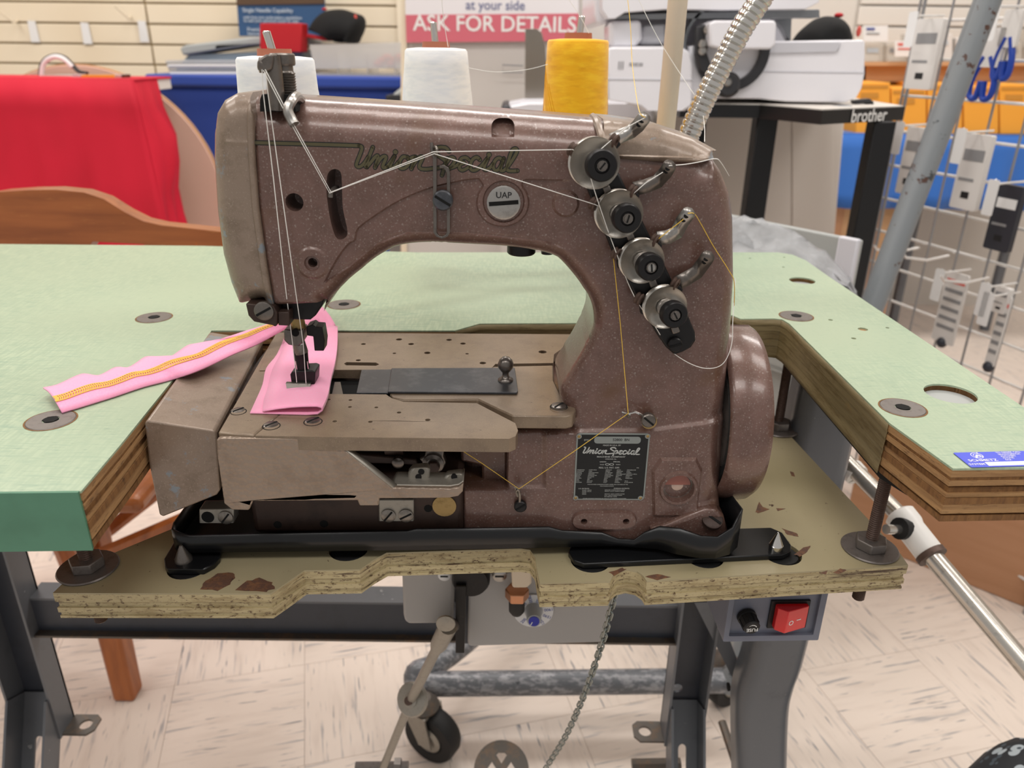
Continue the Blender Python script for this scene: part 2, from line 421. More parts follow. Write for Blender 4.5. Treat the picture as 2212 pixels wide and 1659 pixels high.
# ------------------------------------------------------------------ sewing table top
TT = .0378
W = lambda q, z=0: tuple(PZ(q[0], q[1], z)[:2])
fc = PZ(175, 1061); fl0 = PZ(0, 1063); dfl = (fl0 - fc).normalized()
far_l = fc + dfl * .55
rc = PZ(2059, 1012); rr = PZ(2212, 1010); drr = (rr - rc).normalized(); rend = rc + drr * .094
outline = [tuple(far_l[:2]), tuple(fc[:2])]
outline += [W(q) for q in ((259, 962), (368, 827), (440, 740), (457, 714), (720, 714), (983, 714), (1036, 699), (1250, 698), (1500, 688), (1582, 681), (1600, 689), (1672, 688))]
outline += [W(q) for q in ((1690, 690), (1705, 699), (1922, 914))]
outline += [tuple(rc[:2]), tuple(rend[:2])]
outline += [W(q) for q in ((2212, 880), (1790, 597), (1740, 562), (1712, 550), (1680, 545), (1600, 545), (900, 545), (440, 531), (0, 527))]
outline += [(-.78, .925)]
holes = []
for q, r in (((1733, 606), .0135), ((2053, 850), .0175)):
    c = PZ(*q); holes.append((c, r))
table = thing('sewing_table', 'green laminate sewing table top with plywood edges and a cut-out around the machine', 'table', (0, .65, -TT))
hl = [ring(c.x, c.y, r, 28) for c, r in holes]
pin = [(1620, 558, .0016), (1694, 556, .0015), (1692, 577, .0016), (1794, 691, .0022), (1864, 711, .0045), (1917, 708, .0018), (1844, 731, .0022)]
hl_pin = [ring(*PZ(a, b)[:2], r, 8) for a, b, r in pin]
MB().prism(outline, -.0014, 0, holes=hl + hl_pin).ob('laminate', 'green_laminate', table, smooth=20)
plies = [(-.0014, -.0062, 0), (-.0062, -.0085, .0006), (-.0085, -.0122, .0001), (-.0142, -.0178, .0022), (-.0178, -.0205, .0009), (-.0208, -.0252, .0002), (-.0252, -.0318, .0005), (-.0336, -TT, .0012)]
for k, (a, b, d) in enumerate(plies):
    MB().prism(inset(outline, d), b, a, holes=hl).ob('ply', 'ply_dark' if k % 2 else 'ply_pale', table, smooth=25)
MB().prism(inset(outline, .0035), -TT + .001, -.0015, holes=hl).ob('core', 'ply_dark', table)
# green edging on the straight front left of the opening
n = V((dfl.y, -dfl.x, 0)); n = n if n.y < 0 else -n
eb = MB(); pa = fc + dfl * .001; pb = far_l
eb.add([tuple(pa + n * .0016 + V((0, 0, .0001))), tuple(pb + n * .0016 + V((0, 0, .0001))), tuple(pb + n * .0016 + V((0, 0, -TT))), tuple(pa + n * .0016 + V((0.0005, 0, -TT))),
        tuple(pa - n * .0005), tuple(pb - n * .0005), tuple(pb - n * .0005 + V((0, 0, -TT))), tuple(pa - n * .0005 + V((0, 0, -TT)))],
       [(0, 3, 2, 1), (0, 1, 5, 4), (3, 0, 4, 7), (2, 3, 7, 6)])
eb.ob('edge_banding', 'green_edging', table, smooth=0, label='glossy green edge banding')
# olive paint inside the opening, right and back
pe = [W(q) for q in ((983, 714), (1036, 699), (1250, 698), (1500, 688), (1582, 681), (1600, 689), (1672, 688), (1690, 690), (1705, 699), (1922, 914))]
pr = inset(pe + [(.35, .45), (.35, .95), (-.1, .95)], 0)[:len(pe)]
rows = []
for z in (-.0008, -.006, -.0062, -.0115, -.0118, -.019, -.0192, -.026, -.0262, -.034, -TT):
    off = .0004 if z in (-.0062, -.0118, -.0192, -.0262) else .0009
    row = []
    for k in range(len(pe)):
        a = V(pe[max(0, k - 1)]); b = V(pe[min(len(pe) - 1, k + 1)]); t = (b - a).normalized(); nn = V((t.y, -t.x))
        row.append((pe[k][0] + nn.x * off, pe[k][1] + nn.y * off, z))
    rows.append(row)
MB().grid(rows).ob('painted_edge', 'olive_edge', table, smooth=50, solid=.0006, label='olive painted inner edge')
# bottoms of the two round recesses
for c, r in holes:
    MB().lathe([(0, -.0375), (r + .001, -.0375)][::-1], 24, Matrix.Translation((c.x, c.y, .0325))).ob('recess_floor', 'bin_grey', table)
# black strip under the right arm
a = PZ(1930, 1000, -.0395); b = PZ(1985, 1086, -.0395)
MB().prism([(pe[-2][0] + .002, pe[-2][1]), (pe[-1][0] + .0015, pe[-1][1]), (pe[-1][0] + .010, pe[-1][1] - .022), (pe[-1][0] + .03, pe[-1][1] - .022), (pe[-2][0] + .03, pe[-2][1])], -TT - .004, -TT).ob('rubber_strip', 'rubber', table)
# flush socket bolts with their rods, nuts and washers
ZB = -.117          # top of the drop board
def bolt(q, rod=True, low=-.163, wr=.0152):
    c = PZ(*q)
    b = MB().lathe([(.0148, -.003), (.0148, -.0006), (.0142, .0000), (.0052, .0000), (.0048, -.0045), (0, -.0045)], 32, Matrix.Translation((c.x, c.y, .0006)))
    o = b.ob('flange_bolt', 'bolt_steel', table, smooth=30)
    MB().prism(ring(c.x, c.y, .0049, 6, a0=.3), -.003, .0009).ob('hex_socket', 'black_void', o)
    MB().lathe([(.0148, 0), (.0158, 0)], 32, Matrix.Translation((c.x, c.y, .00015))).ob('bore_edge', 'ply_dark', o)
    if not rod: return
    pts = []
    r = MB(); prof = []; z = low; k = 0
    while z < -TT + .003:
        prof.append((.0046 if k % 2 else .0038, z)); z += .00085; k += 1
    r.lathe([(.0008, low - .0005)] + prof, 14, Matrix.Translation((c.x, c.y, 0))); r.ob('threaded_rod', 'rusty_bolt', o, smooth=20)
    MB().lathe([(.0046, 0), (wr * 1.32, 0), (wr * 1.35, .0008), (wr * 1.3, .0017), (.0046, .0017)], 36, Matrix.Translation((c.x, c.y, ZB + .0002))).ob('washer', 'bolt_steel', o)
    MB().prism(ring(c.x, c.y, .0118, 6, a0=.15), ZB + .0019, ZB + .0095).ob('hex_nut', 'bolt_steel', o, bev=.0008)
for q in ((1950, 881), (110, 908), (1720, 683), (333, 686)): bolt(q)
bolt((743, 658), False)
# sticker at the front right
sk = [PZ(*q, .0004) for q in ((2047, 969), (2098, 1010))]
so = PZ(2098, 1010, .0004); sx = (PZ(2212, 1007, .0004) - so).normalized(); sy = V((-sx.y, sx.x, 0))
SM = frame(so, sx, sy); slen = .062; shh = .0182
st = MB().prism(rrect(0, 0, slen, shh, .0008), 0, .00012, SM).ob('sticker', 'sticker_blue', table, label='blue needle maker sticker with white print')
MB().span((.0118, .0012, .00013), (slen - .002, .0056, .00024), SM).ob('writing_field', 'ink_white', st)
lettering('print', [('SCHMETZ', .0125, .0079, .0036, 'CENTER', 1.15), ('SYSTEM', .0058, .0034, .0028, 'CENTER', 1.05), ('TO ORDER CALL', .0265, .0168, .0021, 'LEFT'), ('SEWINGMACH', .0265, .0145, .0021, 'LEFT'), ('ALPHABET', .0265, .0122, .0021, 'LEFT'), ('PHONE', .0265, .0099, .0021, 'LEFT'), ('FAX', .0265, .0077, .0021, 'LEFT')], SM, 'ink_white', st, .0002)
lg = MB()
for r0, r1 in ((.0036, .0032), (.0022, .0019)):
    lg.prism(ring(.0125, .0138, r0, 24), .00014, .0002, SM, holes=[ring(.0125, .0138, r1, 24)])
lg.prism([(.0098, .0108), (.0106, .0104), (.0134, .0142), (.0128, .0150), (.0118, .0142)], .00014, .0002, SM)
lg.prism([(.0138, .0158), (.0146, .0162), (.0152, .0176), (.0144, .0176)], .00014, .0002, SM)
lg.prism([(.0125, .0135), (.015, .012), (.0156, .0126), (.0134, .0142)], .00014, .0002, SM)
lg.ob('emblem', 'ink_white', st, smooth=0)
# ------------------------------------------------------------------ drop board under the machine
BT = .0215
fr = [(114, 1281), (584, 1282), (620, 1258), (657, 1232), (777, 1230), (806, 1210), (835, 1194), (1125, 1185), (1145, 1188), (1156, 1203), (1160, 1230), (1166, 1259), (1318, 1256), (1323, 1245), (1336, 1234), (1356, 1230), (1376, 1234), (1390, 1244), (1397, 1255), (1962, 1221)]
bo = [W(q, ZB) for q in fr] + [W((1945, 1196), ZB), W((1702, 936), ZB), (W((1702, 936), ZB)[0] - .02, .70), (-.12, .70), W((385, 1137), ZB), W((249, 1193), ZB), W((190, 1208), ZB)]
board = thing('drop_board', 'olive painted plywood drop board hung under the sewing table, chipped and notched in front', 'board', (0, .55, ZB - BT))
bh = []
for q, r in (((405, 1228), .0145), ((752, 1190), .0145), ((1276, 1214), .0145), ((1522, 1205), .0145), ((1690, 1199), .0145)):
    c = PZ(*q, ZB); bh.append(ring(c.x, c.y + .002, r, 28))
MB().prism(bo, ZB - .0012, ZB, holes=bh).ob('painted_face', 'olive_paint', board, smooth=25)
for a, b, d in ((-.0012, -.0075, .0), (-.0075, -.0125, .0012), (-.0125, -.0165, .0001), (-.0165, -.0195, .0011), (-.0195, -BT, .0004)):
    MB().prism(inset(bo, d), ZB + b, ZB + a, holes=bh).ob('ply', 'board_edge', board, smooth=40)
def chip(pts, z=ZB, par=board):
    p = [W(q, z) for q in pts]; c = V((sum(a[0] for a in p) / len(p), sum(a[1] for a in p) / len(p)))
    q = []
    for i, a in enumerate(p):
        b = p[(i + 1) % len(p)]
        for t in (0, .33, .66):
            m = V(a).lerp(V(b), t); q.append(tuple(c + (m - c) * random.uniform(.86, 1.08)))
    MB().prism(q, z, z + .00018).ob('paint_chip', 'brown_chip', par, smooth=0)
chip([(428, 1275), (440, 1255), (470, 1240), (505, 1236), (512, 1248), (496, 1262), (470, 1276)])
chip([(508, 1275), (535, 1255), (560, 1248), (590, 1258), (592, 1272), (575, 1278)])
chip([(1716, 1198), (1735, 1183), (1752, 1178), (1745, 1192), (1728, 1203)])
chip([(1690, 1142), (1722, 1152), (1726, 1160), (1700, 1155)])
chip([(1630, 1108), (1640, 1084), (1648, 1095), (1662, 1100), (1640, 1108)])
chip([(1392, 1246), (1420, 1240), (1448, 1247), (1420, 1254)])
chip([(1316, 1236), (1330, 1232), (1345, 1226), (1352, 1230), (1325, 1246)])
chip([(1800, 1237), (1815, 1228), (1830, 1232), (1812, 1240)]); chip([(1770, 1238), (1788, 1232), (1784, 1241)])
chip([(1706, 1018), (1714, 1020), (1718, 1030), (1710, 1028)]); chip([(1586, 1094), (1600, 1096), (1592, 1101)]); chip([(1676, 1098), (1697, 1099), (1680, 1104)])
# ------------------------------------------------------------------ the sewing machine, in its own frame: u along, v away, w up
MO = V((0, .476, 0)); MA = .017
_mu = V((math.cos(MA), math.sin(MA), 0)); _mv = V((-math.sin(MA), math.cos(MA), 0))
def ml(px, py, v=0.0):
    p = PP(px, py, MO + _mv * v, _mv) - MO; return V((p.dot(_mu), v, p.z))
def mz(px, py, z=0.0):
    p = PZ(px, py, z) - MO; return V((p.dot(_mu), p.dot(_mv), z))
def U(px, py, v=0.0):
    p = ml(px, py, v); return (p.x, p.z)
def B(px, py, z=0.0):
    p = mz(px, py, z); return (p.x, p.y)
FRONT = Matrix(((1, 0, 0, 0), (0, 0, 1, 0), (0, 1, 0, 0), (0, 0, 0, 1)))     # prism (u,w) pushed along v (mirrored: faces fixed in ob by recalculation)
machine = thing('sewing_machine', 'old brown industrial coverstitch sewing machine with a chrome thread tension row', 'sewing machine', MO + V((0, 0, -.11)), MA, world=False)
machine.location = MO
def fix(o):
    bm = bmesh.new(); bm.from_mesh(o.data); bmesh.ops.recalc_face_normals(bm, faces=bm.faces); bm.to_mesh(o.data); bm.free(); return o
def fprism(name, outline, v0, v1, m, parent=machine, bev=0, holes=(), label=None, seg=2, smooth=35):
    return fix(MB().prism(outline, v0, v1, FRONT, holes=holes).ob(name, m, parent, bev=bev, label=label, seg=seg, smooth=smooth))
def seg_dist(P, A, Bq):
    d = Bq - A; L2 = (d * d).sum(1) + 1e-18
    best = np.full(len(P), 1e9); idx = np.zeros(len(P), int)
    for k in range(len(A)):
        t = np.clip(((P - A[k]) @ d[k]) / L2[k], 0, 1); q = P - A[k] - t[:, None] * d[k]; r = (q * q).sum(1)
        m = r < best; best[m] = r[m]; idx[m] = k
    return np.sqrt(best), idx
def inside(P, poly):
    x, y = P[:, 0], P[:, 1]; r = np.zeros(len(P), bool); n = len(poly)
    for i in range(n):
        x1, y1 = poly[i]; x2, y2 = poly[(i + 1) % n]
        c = ((y1 > y) != (y2 > y)) & (x < (x2 - x1) * (y - y1) / (y2 - y1 + 1e-15) + x1); r ^= c
    return r
def relief(name, outline, vf, vb, feats=(), m='brown_hammer', parent=machine, step=.0026, back=True, label=None, smooth=38):
    """casting seen from the front: outline of (u, w, edge radius); raised and sunk features are real steps in its surface"""
    pts = []
    n0 = len(outline)
    if sum(outline[i][0] * outline[(i + 1) % n0][1] - outline[(i + 1) % n0][0] * outline[i][1] for i in range(n0)) < 0:
        outline = outline[::-1]; outline = [outline[i][:2] + (outline[(i + 1) % n0][2],) for i in range(n0)]
    for i in range(n0):
        a, b = outline[i], outline[(i + 1) % n0]; L = math.hypot(b[0] - a[0], b[1] - a[1]); k = max(1, int(L / .0022))
        for j in range(k): t = j / k; pts.append((a[0] + (b[0] - a[0]) * t, a[1] + (b[1] - a[1]) * t, a[2]))
    bd = np.array([p[:2] for p in pts]); rad = np.array([p[2] for p in pts]); nb = len(bd)
    A = bd; Bq = np.roll(bd, -1, 0)
    t = np.roll(bd, -1, 0) - np.roll(bd, 1, 0); t /= np.linalg.norm(t, axis=1)[:, None] + 1e-12; nr = np.stack([-t[:, 1], t[:, 0]], 1)
    cand = []
    for f in (.012, .05, .12, .22, .36, .53, .75, 1.0):
        q = bd + nr * (rad * f)[:, None]; d, _ = seg_dist(q, A, Bq); ok = (d > np.minimum(rad * f * .93, .004)) & inside(q, bd); cand.append(q[ok])
    lo, hi = bd.min(0), bd.max(0)
    gx, gy = np.meshgrid(np.arange(lo[0], hi[0], step), np.arange(lo[1], hi[1], step)); gx[1::2] += step / 2
    g = np.stack([gx.ravel(), gy.ravel()], 1); g = g[inside(g, bd)]; d, i = seg_dist(g, A, Bq); cand.append(g[d > .0012])
    C = np.concatenate(cand); key = np.round(C / .0004).astype(int); _, u = np.unique(key, axis=0, return_index=True); C = C[np.sort(u)]
    F = []; loops = []
    for ft in feats:
        if ft[0] == 'disc':
            poly = np.array(ring(ft[1], ft[2], ft[3], max(20, int(ft[3] / .0005)) if ft[3] < .02 else 60)); dv, soft = ft[4:6]
        else: poly = np.array([p[:2] for p in ft[1]]); dv, soft = ft[2:4]
        fade = ft[4] if ft[0] == 'poly' and len(ft) > 4 else None
        if (poly[:, 0] * np.roll(poly[:, 1], -1) - np.roll(poly[:, 0], -1) * poly[:, 1]).sum() < 0: poly = poly[::-1].copy()
        pd = []
        for k in range(len(poly)):
            a, b = poly[k], poly[(k + 1) % len(poly)]; L = np.linalg.norm(b - a); c = max(1, int(L / .0014))
            for j in range(c): pd.append(a + (b - a) * j / c)
        pd = np.array(pd); tt = np.roll(pd, -1, 0) - np.roll(pd, 1, 0); tt /= np.linalg.norm(tt, axis=1)[:, None] + 1e-12; nn = np.stack([-tt[:, 1], tt[:, 0]], 1)
        for s in (-.5, .5) if soft < .0012 else (-.5, -.2, .2, .5):
            q = pd + nn * soft * s; d, i = seg_dist(q, A, Bq); loops.append((q, (d > .0008) & inside(q, bd)))
        s_, _ = seg_dist(C, poly, np.roll(poly, -1, 0)); C = C[s_ > soft * .5 + .0005]
        F.append((poly, dv, soft, fade))
    allv = [V(p) for p in bd] + [V(p) for p in C]; edges = []
    for q, ok in loops:
        idx = {}
        for k in range(len(q)):
            if ok[k]: idx[k] = len(allv); allv.append(V(q[k]))
        for k in idx:
            n_ = (k + 1) % len(q)
            if n_ in idx: edges.append((idx[k], idx[n_]))
    res = delaunay_2d_cdt(allv, edges, [list(range(nb))], 1, 1e-6)
    P = np.array([p[:] for p in res[0]]); faces = res[2]
    prof = np.zeros(len(P))
    for r in sorted(set(rad)):
        k = rad == r; d, _ = seg_dist(P, A[k], Bq[k]); dd = np.clip(d, 0, r); prof = np.maximum(prof, r - np.sqrt(np.maximum(0, r * r - (r - dd) ** 2)))
    h = prof.copy()
    for poly, dv, soft, fade in F:
        s, _ = seg_dist(P, poly, np.roll(poly, -1, 0)); s = np.where(inside(P, poly), s, -s); h += dv * np.clip(s / soft + .5, 0, 1) * (np.clip((fade[1] - P[:, 0]) / (fade[1] - fade[0]), 0, 1) if fade else 1)
    n = len(P); vs = [(P[k, 0], vf + h[k], P[k, 1]) for k in range(n)]; fs = []
    for f in faces:
        a, b, c = (P[f[0]], P[f[1]], P[f[2]]); ccw = (b[0] - a[0]) * (c[1] - a[1]) - (c[0] - a[0]) * (b[1] - a[1]) > 0
        fs.append(tuple(f) if ccw else tuple(reversed(f)))
    bi = [int(np.argmin(((P - bd[k]) ** 2).sum(1))) for k in range(nb)]
    if back:
        vs += [(P[k, 0], vb - prof[k], P[k, 1]) for k in range(n)]; fs += [tuple(reversed([q + n for q in f])) for f in fs[:]]
        for k in range(nb):
            a, b = bi[k], bi[(k + 1) % nb]
            if a != b: fs.append((b, a, a + n, b + n))
    o = MB().add(vs, fs).ob(name, m, parent, smooth=smooth, label=label); return fix(o)
M3, M6 = .037, .06
R = lambda q, v, r: U(q[0], q[1], v) + (r,)
def RS(pts, v, r, n=4): return [U(p.x, p.y, v) + (r,) for p in spline([V(q) for q in pts], n)]
top = [R(q, M3, .026) for q in ((556, 204), (600, 201), (650, 206), (900, 222), (1100, 237), (1285, 251), (1400, 267), (1480, 292))]
right = [R(q, .012, .018) for q in ((1532, 330), (1560, 372), (1578, 420), (1585, 470), (1587, 600), (1581, 700), (1572, 800), (1563, 900), (1557, 1000), (1551, 1090))]
right += [R(q, .008, .008) for q in ((1556, 1125), (1560, 1158))]
low = [R((1450, 1160), .008, .004), R((1300, 1150), .008, .004), R((1003, 1158), .008, .003), R((1001, 1046), .004, .003), R((1094, 1046), .004, .003), R((1096, 925), .006, .004), R((1172, 922), .006, .004), R((1232, 908), .012, .008)]
thr = RS(((1212, 850), (1201, 800), (1215, 769), (1243, 723), (1264, 678), (1270, 650), (1266, 622), (1257, 600)), .05, .013)
arch = [U(p.x, p.y, .05 - .04 * min(1, k / 10)) + (.013,) for k, p in enumerate(spline([V(q) for q in ((1247, 586), (1232, 574), (1205, 556), (1170, 544), (1100, 533), (1000, 527), (930, 524), (890, 526), (865, 530))], 5))]
head = [U(p.x, p.y, .012 + .024 * min(1, k / 8)) + (.013,) for k, p in enumerate(spline([V(q) for q in ((850, 533), (822, 543), (795, 560), (765, 585), (735, 618), (715, 650))], 4))]
hb = [R(q, .004, .004) for q in ((700, 652), (640, 656), (593, 657), (576, 560), (561, 450), (552, 330), (551, 250))]
outline_b = top + right + low + thr + arch + head + hb
circ = lambda q, r, dv, soft: ('disc',) + U(*q) + (r, dv, soft)
def upx(pts, n=5, closed=False): return [U(p.x, p.y) for p in spline([V((a, b)) for a, b in pts], n, closed)]
panel = upx([(700, 612), (728, 560), (752, 528), (766, 519), (772, 496), (800, 473), (860, 435), (930, 406), (1000, 390), (1034, 386)]) + upx([(1040, 394), (1043, 402), (1034, 418), (1030, 440), (1036, 462), (1052, 480), (1075, 488), (1098, 488), (1120, 479), (1136, 462), (1142, 440), (1138, 418), (1128, 402), (1130, 392), (1136, 388)]) + [U(1248, 390), U(1272, 402), U(1290, 440), U(1302, 500), U(1298, 560), U(1284, 640), U(1240, 545), U(1180, 524), U(1000, 505), U(880, 504), U(810, 530), U(750, 580)]
slot = upx([(708, 378), (720, 366), (735, 372), (738, 400), (740, 450), (750, 500), (742, 515), (728, 514), (718, 490), (710, 450), (706, 410)], 4, True)
notch = upx([(1063, 296), (1063, 272), (1072, 262), (1087, 260), (1102, 262), (1110, 272), (1110, 296)], 4)
feats = [('poly', panel, .0017, .0011, (U(1190, 400)[0], U(1255, 400)[0])), circ((636, 437), .0053, .022, .0004), ('poly', slot, .024, .0004), ('poly', notch, .007, .0008),
         circ((675, 568), .0098, -.0016, .0025), circ((675, 568), .0046, .0022, .0006), circ((675, 568), .0028, .012, .0004),
         circ((1222, 440), .0077, -.0016, .0016), circ((1088, 436), .0125, .0012, .0008),
         ('poly', [U(*q) for q in ((1176, 929), (1404, 926), (1548, 907), (1600, 905), (1600, 1200), (980, 1200), (980, 1049), (1176, 1049))], -.0035, .0045),
         ('poly', [U(*q) for q in ((1410, 1106), (1408, 1010), (1426, 985), (1500, 985), (1512, 1010), (1500, 1106))], -.0022, .0018),
         circ((1462, 1045), .0135, -.0018, .0012), circ((1462, 1045), .0108, .006, .0006),
         ('poly', upx([(1250, 1100), (1300, 1098), (1355, 1099), (1372, 1113), (1360, 1131), (1300, 1135), (1248, 1133), (1235, 1117)], 4, True), -.0024, .001),
         circ((1260, 1117), .0022, .006, .0004), circ((1350, 1117), .0022, .006, .0004),
         ('poly', [U(*q) for q in ((1500, 1088), (1545, 1084), (1580, 1110), (1580, 1180), (1430, 1180), (1430, 1150), (1460, 1128))], -.004, .006)]
relief('body', outline_b, 0, .076, feats)
# base casting behind and below (the bed arm and the column's rear)
base = MB().span((U(1000, 1100)[0], .03, -.106), (U(1550, 1000)[0] - .012, .15, -.012)).ob('rear_base', 'brown_hammer', machine, bev=.006, seg=3)
fprism('foot_lug', [U(*q, -.008) for q in ((1400, 1144), (1440, 1130), (1480, 1113), (1515, 1098), (1545, 1096), (1563, 1112), (1572, 1145), (1560, 1172), (1460, 1166), (1420, 1152))], -.010, .05, 'brown_hammer', bev=.005, seg=3)
def screw(q, r, v=None, z=None, m='bronze_screw', slot_a=.6, h=.0022, parent=machine, d=None, name='slotted_screw', dome=.25):
    """slotted screw head on the front plane v or on the bed plane z"""
    if z is None: p = ml(q[0], q[1], v); T = along(p, d or (0, -1, 0))
    else: p = mz(q[0], q[1], z); T = along(p, (0, 0, 1))
    o = MB().lathe([(r, -.001), (r, h * .75), (r * .86, h), (0, h * (1 + dome * .3))], 22, T).ob(name, m, parent)
    MB().box((0, 0, h), (r * 1.75, r * .24, h * .42), T @ Matrix.Rotation(slot_a, 4, 'Z')).ob('screw_slot', 'black_void', o)
    return o
# round cover screw on the arm, stamped
sc_ = screw((1088, 437), .0103, .0006, m='steel', slot_a=.08, h=.0026, dome=.4, name='cover_screw'); sc_['label'] = 'large slotted steel cover screw'
lettering('stamp', [('UAP', 0, .0042, .0052)], frame(ml(1088, 437, -.0021), (1, 0, 0), (0, 0, 1)), 'ink_black', sc_, .0004)
# oil sight glass, low right
q = ml(1462, 1045, .0005); gl = MB().lathe([(.0105, 0), (.0105, .001), (.0085, .0018), (0, .0022)], 28, along(q, (0, -1, 0))).ob('sight_glass', 'glass_amber', machine, label='round oil sight glass')
MB().lathe([(.0098, 0), (.0112, 0), (.0112, .0022), (.0098, .0022), (.0098, 0)], 28, along(q, (0, -1, 0))).ob('glass_ring', 'bronze_screw', gl)
MB().prism([(x, max(.0006, y)) for x, y in ring(0, 0, .0092, 30)], .0022, .0024, frame(q + V((0, 0, 0)), (1, 0, 0), (0, 0, 1))).ob('oil_line', 'sight_red', gl)
screw((1538, 1124), .0075, -.0095, m='dark_cast', slot_a=-.7, h=.003, d=(0, -.5, .86), name='foot_bolt')
# ---- face cover at the left end
fcv = [R(q, .02, .016) for q in ((552, 198), (520, 200), (495, 214), (480, 240), (474, 285), (473, 340), (480, 450), (492, 540), (508, 600), (527, 648))]
fcv += [R(q, 0, .0025) for q in ((560, 655), (590, 657), (575, 560), (560, 450), (551, 330), (550, 250))]
relief('face_cover', fcv, -.0012, .076, [('poly', [U(*q) for q in ((535, 190), (560, 190), (562, 250), (561, 330), (570, 450), (585, 560), (602, 660), (578, 662), (562, 560), (547, 450), (538, 330), (536, 250))], -.0012, .001), ('poly', [U(*q) for q in ((485, 303), (537, 305), (537, 311), (485, 309))], -.0006, .0008)], 'taupe_paint', step=.003, label='grey-brown paint-worn face cover')
# ---- lid on the right end of the arm
lid = [R(q, M3, .018) for q in ((1294, 251), (1330, 254), (1410, 266), (1480, 289), (1530, 316))] + [R(q, .004, .004) for q in ((1549, 334), (1543, 343), (1500, 349), (1420, 348), (1340, 342), (1312, 330), (1300, 305))]
relief('arm_lid', lid, -.0016, .0776, [('poly', [U(*q) for q in ((1330, 334), (1560, 341), (1560, 356), (1325, 350))], -.0012, .0008)], 'taupe_paint', step=.003, label='worn metal lid at the right end of the arm')
cr = [ml(*q, v) + V((0, -.001, .0006)) for q, v in (((1280, 254), .034), ((1287, 262), .02), ((1294, 280), .009), ((1301, 305), .001), ((1306, 325), 0))]
MB().tube(spline(cr, 5), .0024, 8).ob('lid_rib', 'taupe_paint', machine)
# ---- printed name on the arm
def ribbon(b, pts, hw, M):
    P = [V(p) for p in pts]; L = []; Rr = []
    for i, p in enumerate(P):
        t = (P[min(i + 1, len(P) - 1)] - P[max(i - 1, 0)]).normalized(); nn = V((-t.y, t.x)); L.append(p + nn * hw); Rr.append(p - nn * hw)
    for i in range(len(P) - 1):
        b.add([(L[i].x, L[i].y, 0), (Rr[i].x, Rr[i].y, 0), (Rr[i + 1].x, Rr[i + 1].y, 0), (L[i + 1].x, L[i + 1].y, 0)], [(0, 1, 2, 3)], M)
    for p in (P[0], P[-1]): b.add([(p.x + hw * math.cos(a), p.y + hw * math.sin(a), 0) for a in np.linspace(0, 2 * PI, 9)[:-1]], [tuple(range(8))], M)
STROKES = [[(190, 135), (228, 150), (225, 200), (168, 350), (180, 386), (215, 384), (260, 345), (310, 270)], [(362, 155), (290, 340), (275, 380), (290, 392)],
           [(290, 390), (350, 320), (400, 262), (425, 270), (388, 398)], [(400, 370), (455, 290), (495, 262), (520, 280), (482, 375), (495, 402), (535, 385)],
           [(535, 385), (590, 310), (620, 262)], [(620, 262), (572, 370), (585, 400), (630, 380), (670, 330)],
           [(770, 275), (725, 268), (690, 310), (675, 365), (695, 405), (740, 405), (785, 365), (800, 310), (775, 272)], [(790, 300), (840, 275), (868, 272)], [(868, 270), (822, 414)],
           [(832, 385), (890, 300), (935, 268), (955, 285), (918, 375), (935, 410), (1000, 418), (1080, 408), (1180, 395), (1235, 350), (1220, 310), (1150, 260), (1098, 215), (1105, 175), (1160, 155), (1235, 162), (1272, 205)],
           [(1250, 285), (1187, 490)], [(1240, 340), (1290, 280), (1330, 285), (1335, 330), (1300, 385), (1262, 412)], [(1262, 412), (1350, 380), (1400, 340)],
           [(1510, 305), (1470, 278), (1420, 290), (1410, 325), (1455, 340), (1405, 362), (1398, 410), (1440, 428), (1520, 385)], [(1640, 305), (1605, 275), (1555, 300), (1525, 370), (1540, 425), (1595, 425), (1660, 375), (1730, 290)],
           [(1735, 285), (1692, 395), (1710, 425), (1760, 400), (1800, 350)], [(1905, 305), (1870, 282), (1825, 310), (1800, 375), (1815, 425), (1855, 425), (1895, 370), (1925, 290)], [(1925, 288), (1888, 410), (1905, 438), (1950, 410), (2020, 320), (2080, 215), (2075, 175), (2040, 178), (2010, 230), (1965, 380), (1975, 430), (2030, 438), (2090, 435)]]
DOTS = [(632, 212), (1750, 245)]
def name_print(conv, M, hw, pm, parent, name, dot):
    b = MB()
    for s in STROKES: ribbon(b, [conv(p.x, p.y) for p in spline([V(a) for a in s], 5)], hw, M)
    for d in DOTS:
        c = conv(*d); b.add([(c[0] + dot * math.cos(a), c[1] + dot * math.sin(a), 0) for a in np.linspace(0, 2 * PI, 13)[:-1]], [tuple(range(12))], M)
    return b
lconv = lambda x, y: U(740 + x / 5.53, 290 + y / 5.53)
def FM(v): return Matrix(((1, 0, 0, 0), (0, 0, -1, v), (0, 1, 0, 0), (0, 0, 0, 1)))
for nm, hw, v, pm, dt in (('name_outline', .0014, -.00014, 'decal_edge', .0017), ('name_lettering', .00088, -.00026, 'decal_olive', .0013)):
    b = name_print(lconv, FM(v), hw, pm, machine, nm, dt); ribbon(b, [U(*q) for q in ((552, 308), (660, 311), (776, 314.5))], hw * 1.02, FM(v))
    b.ob(nm, pm, machine, smooth=0)
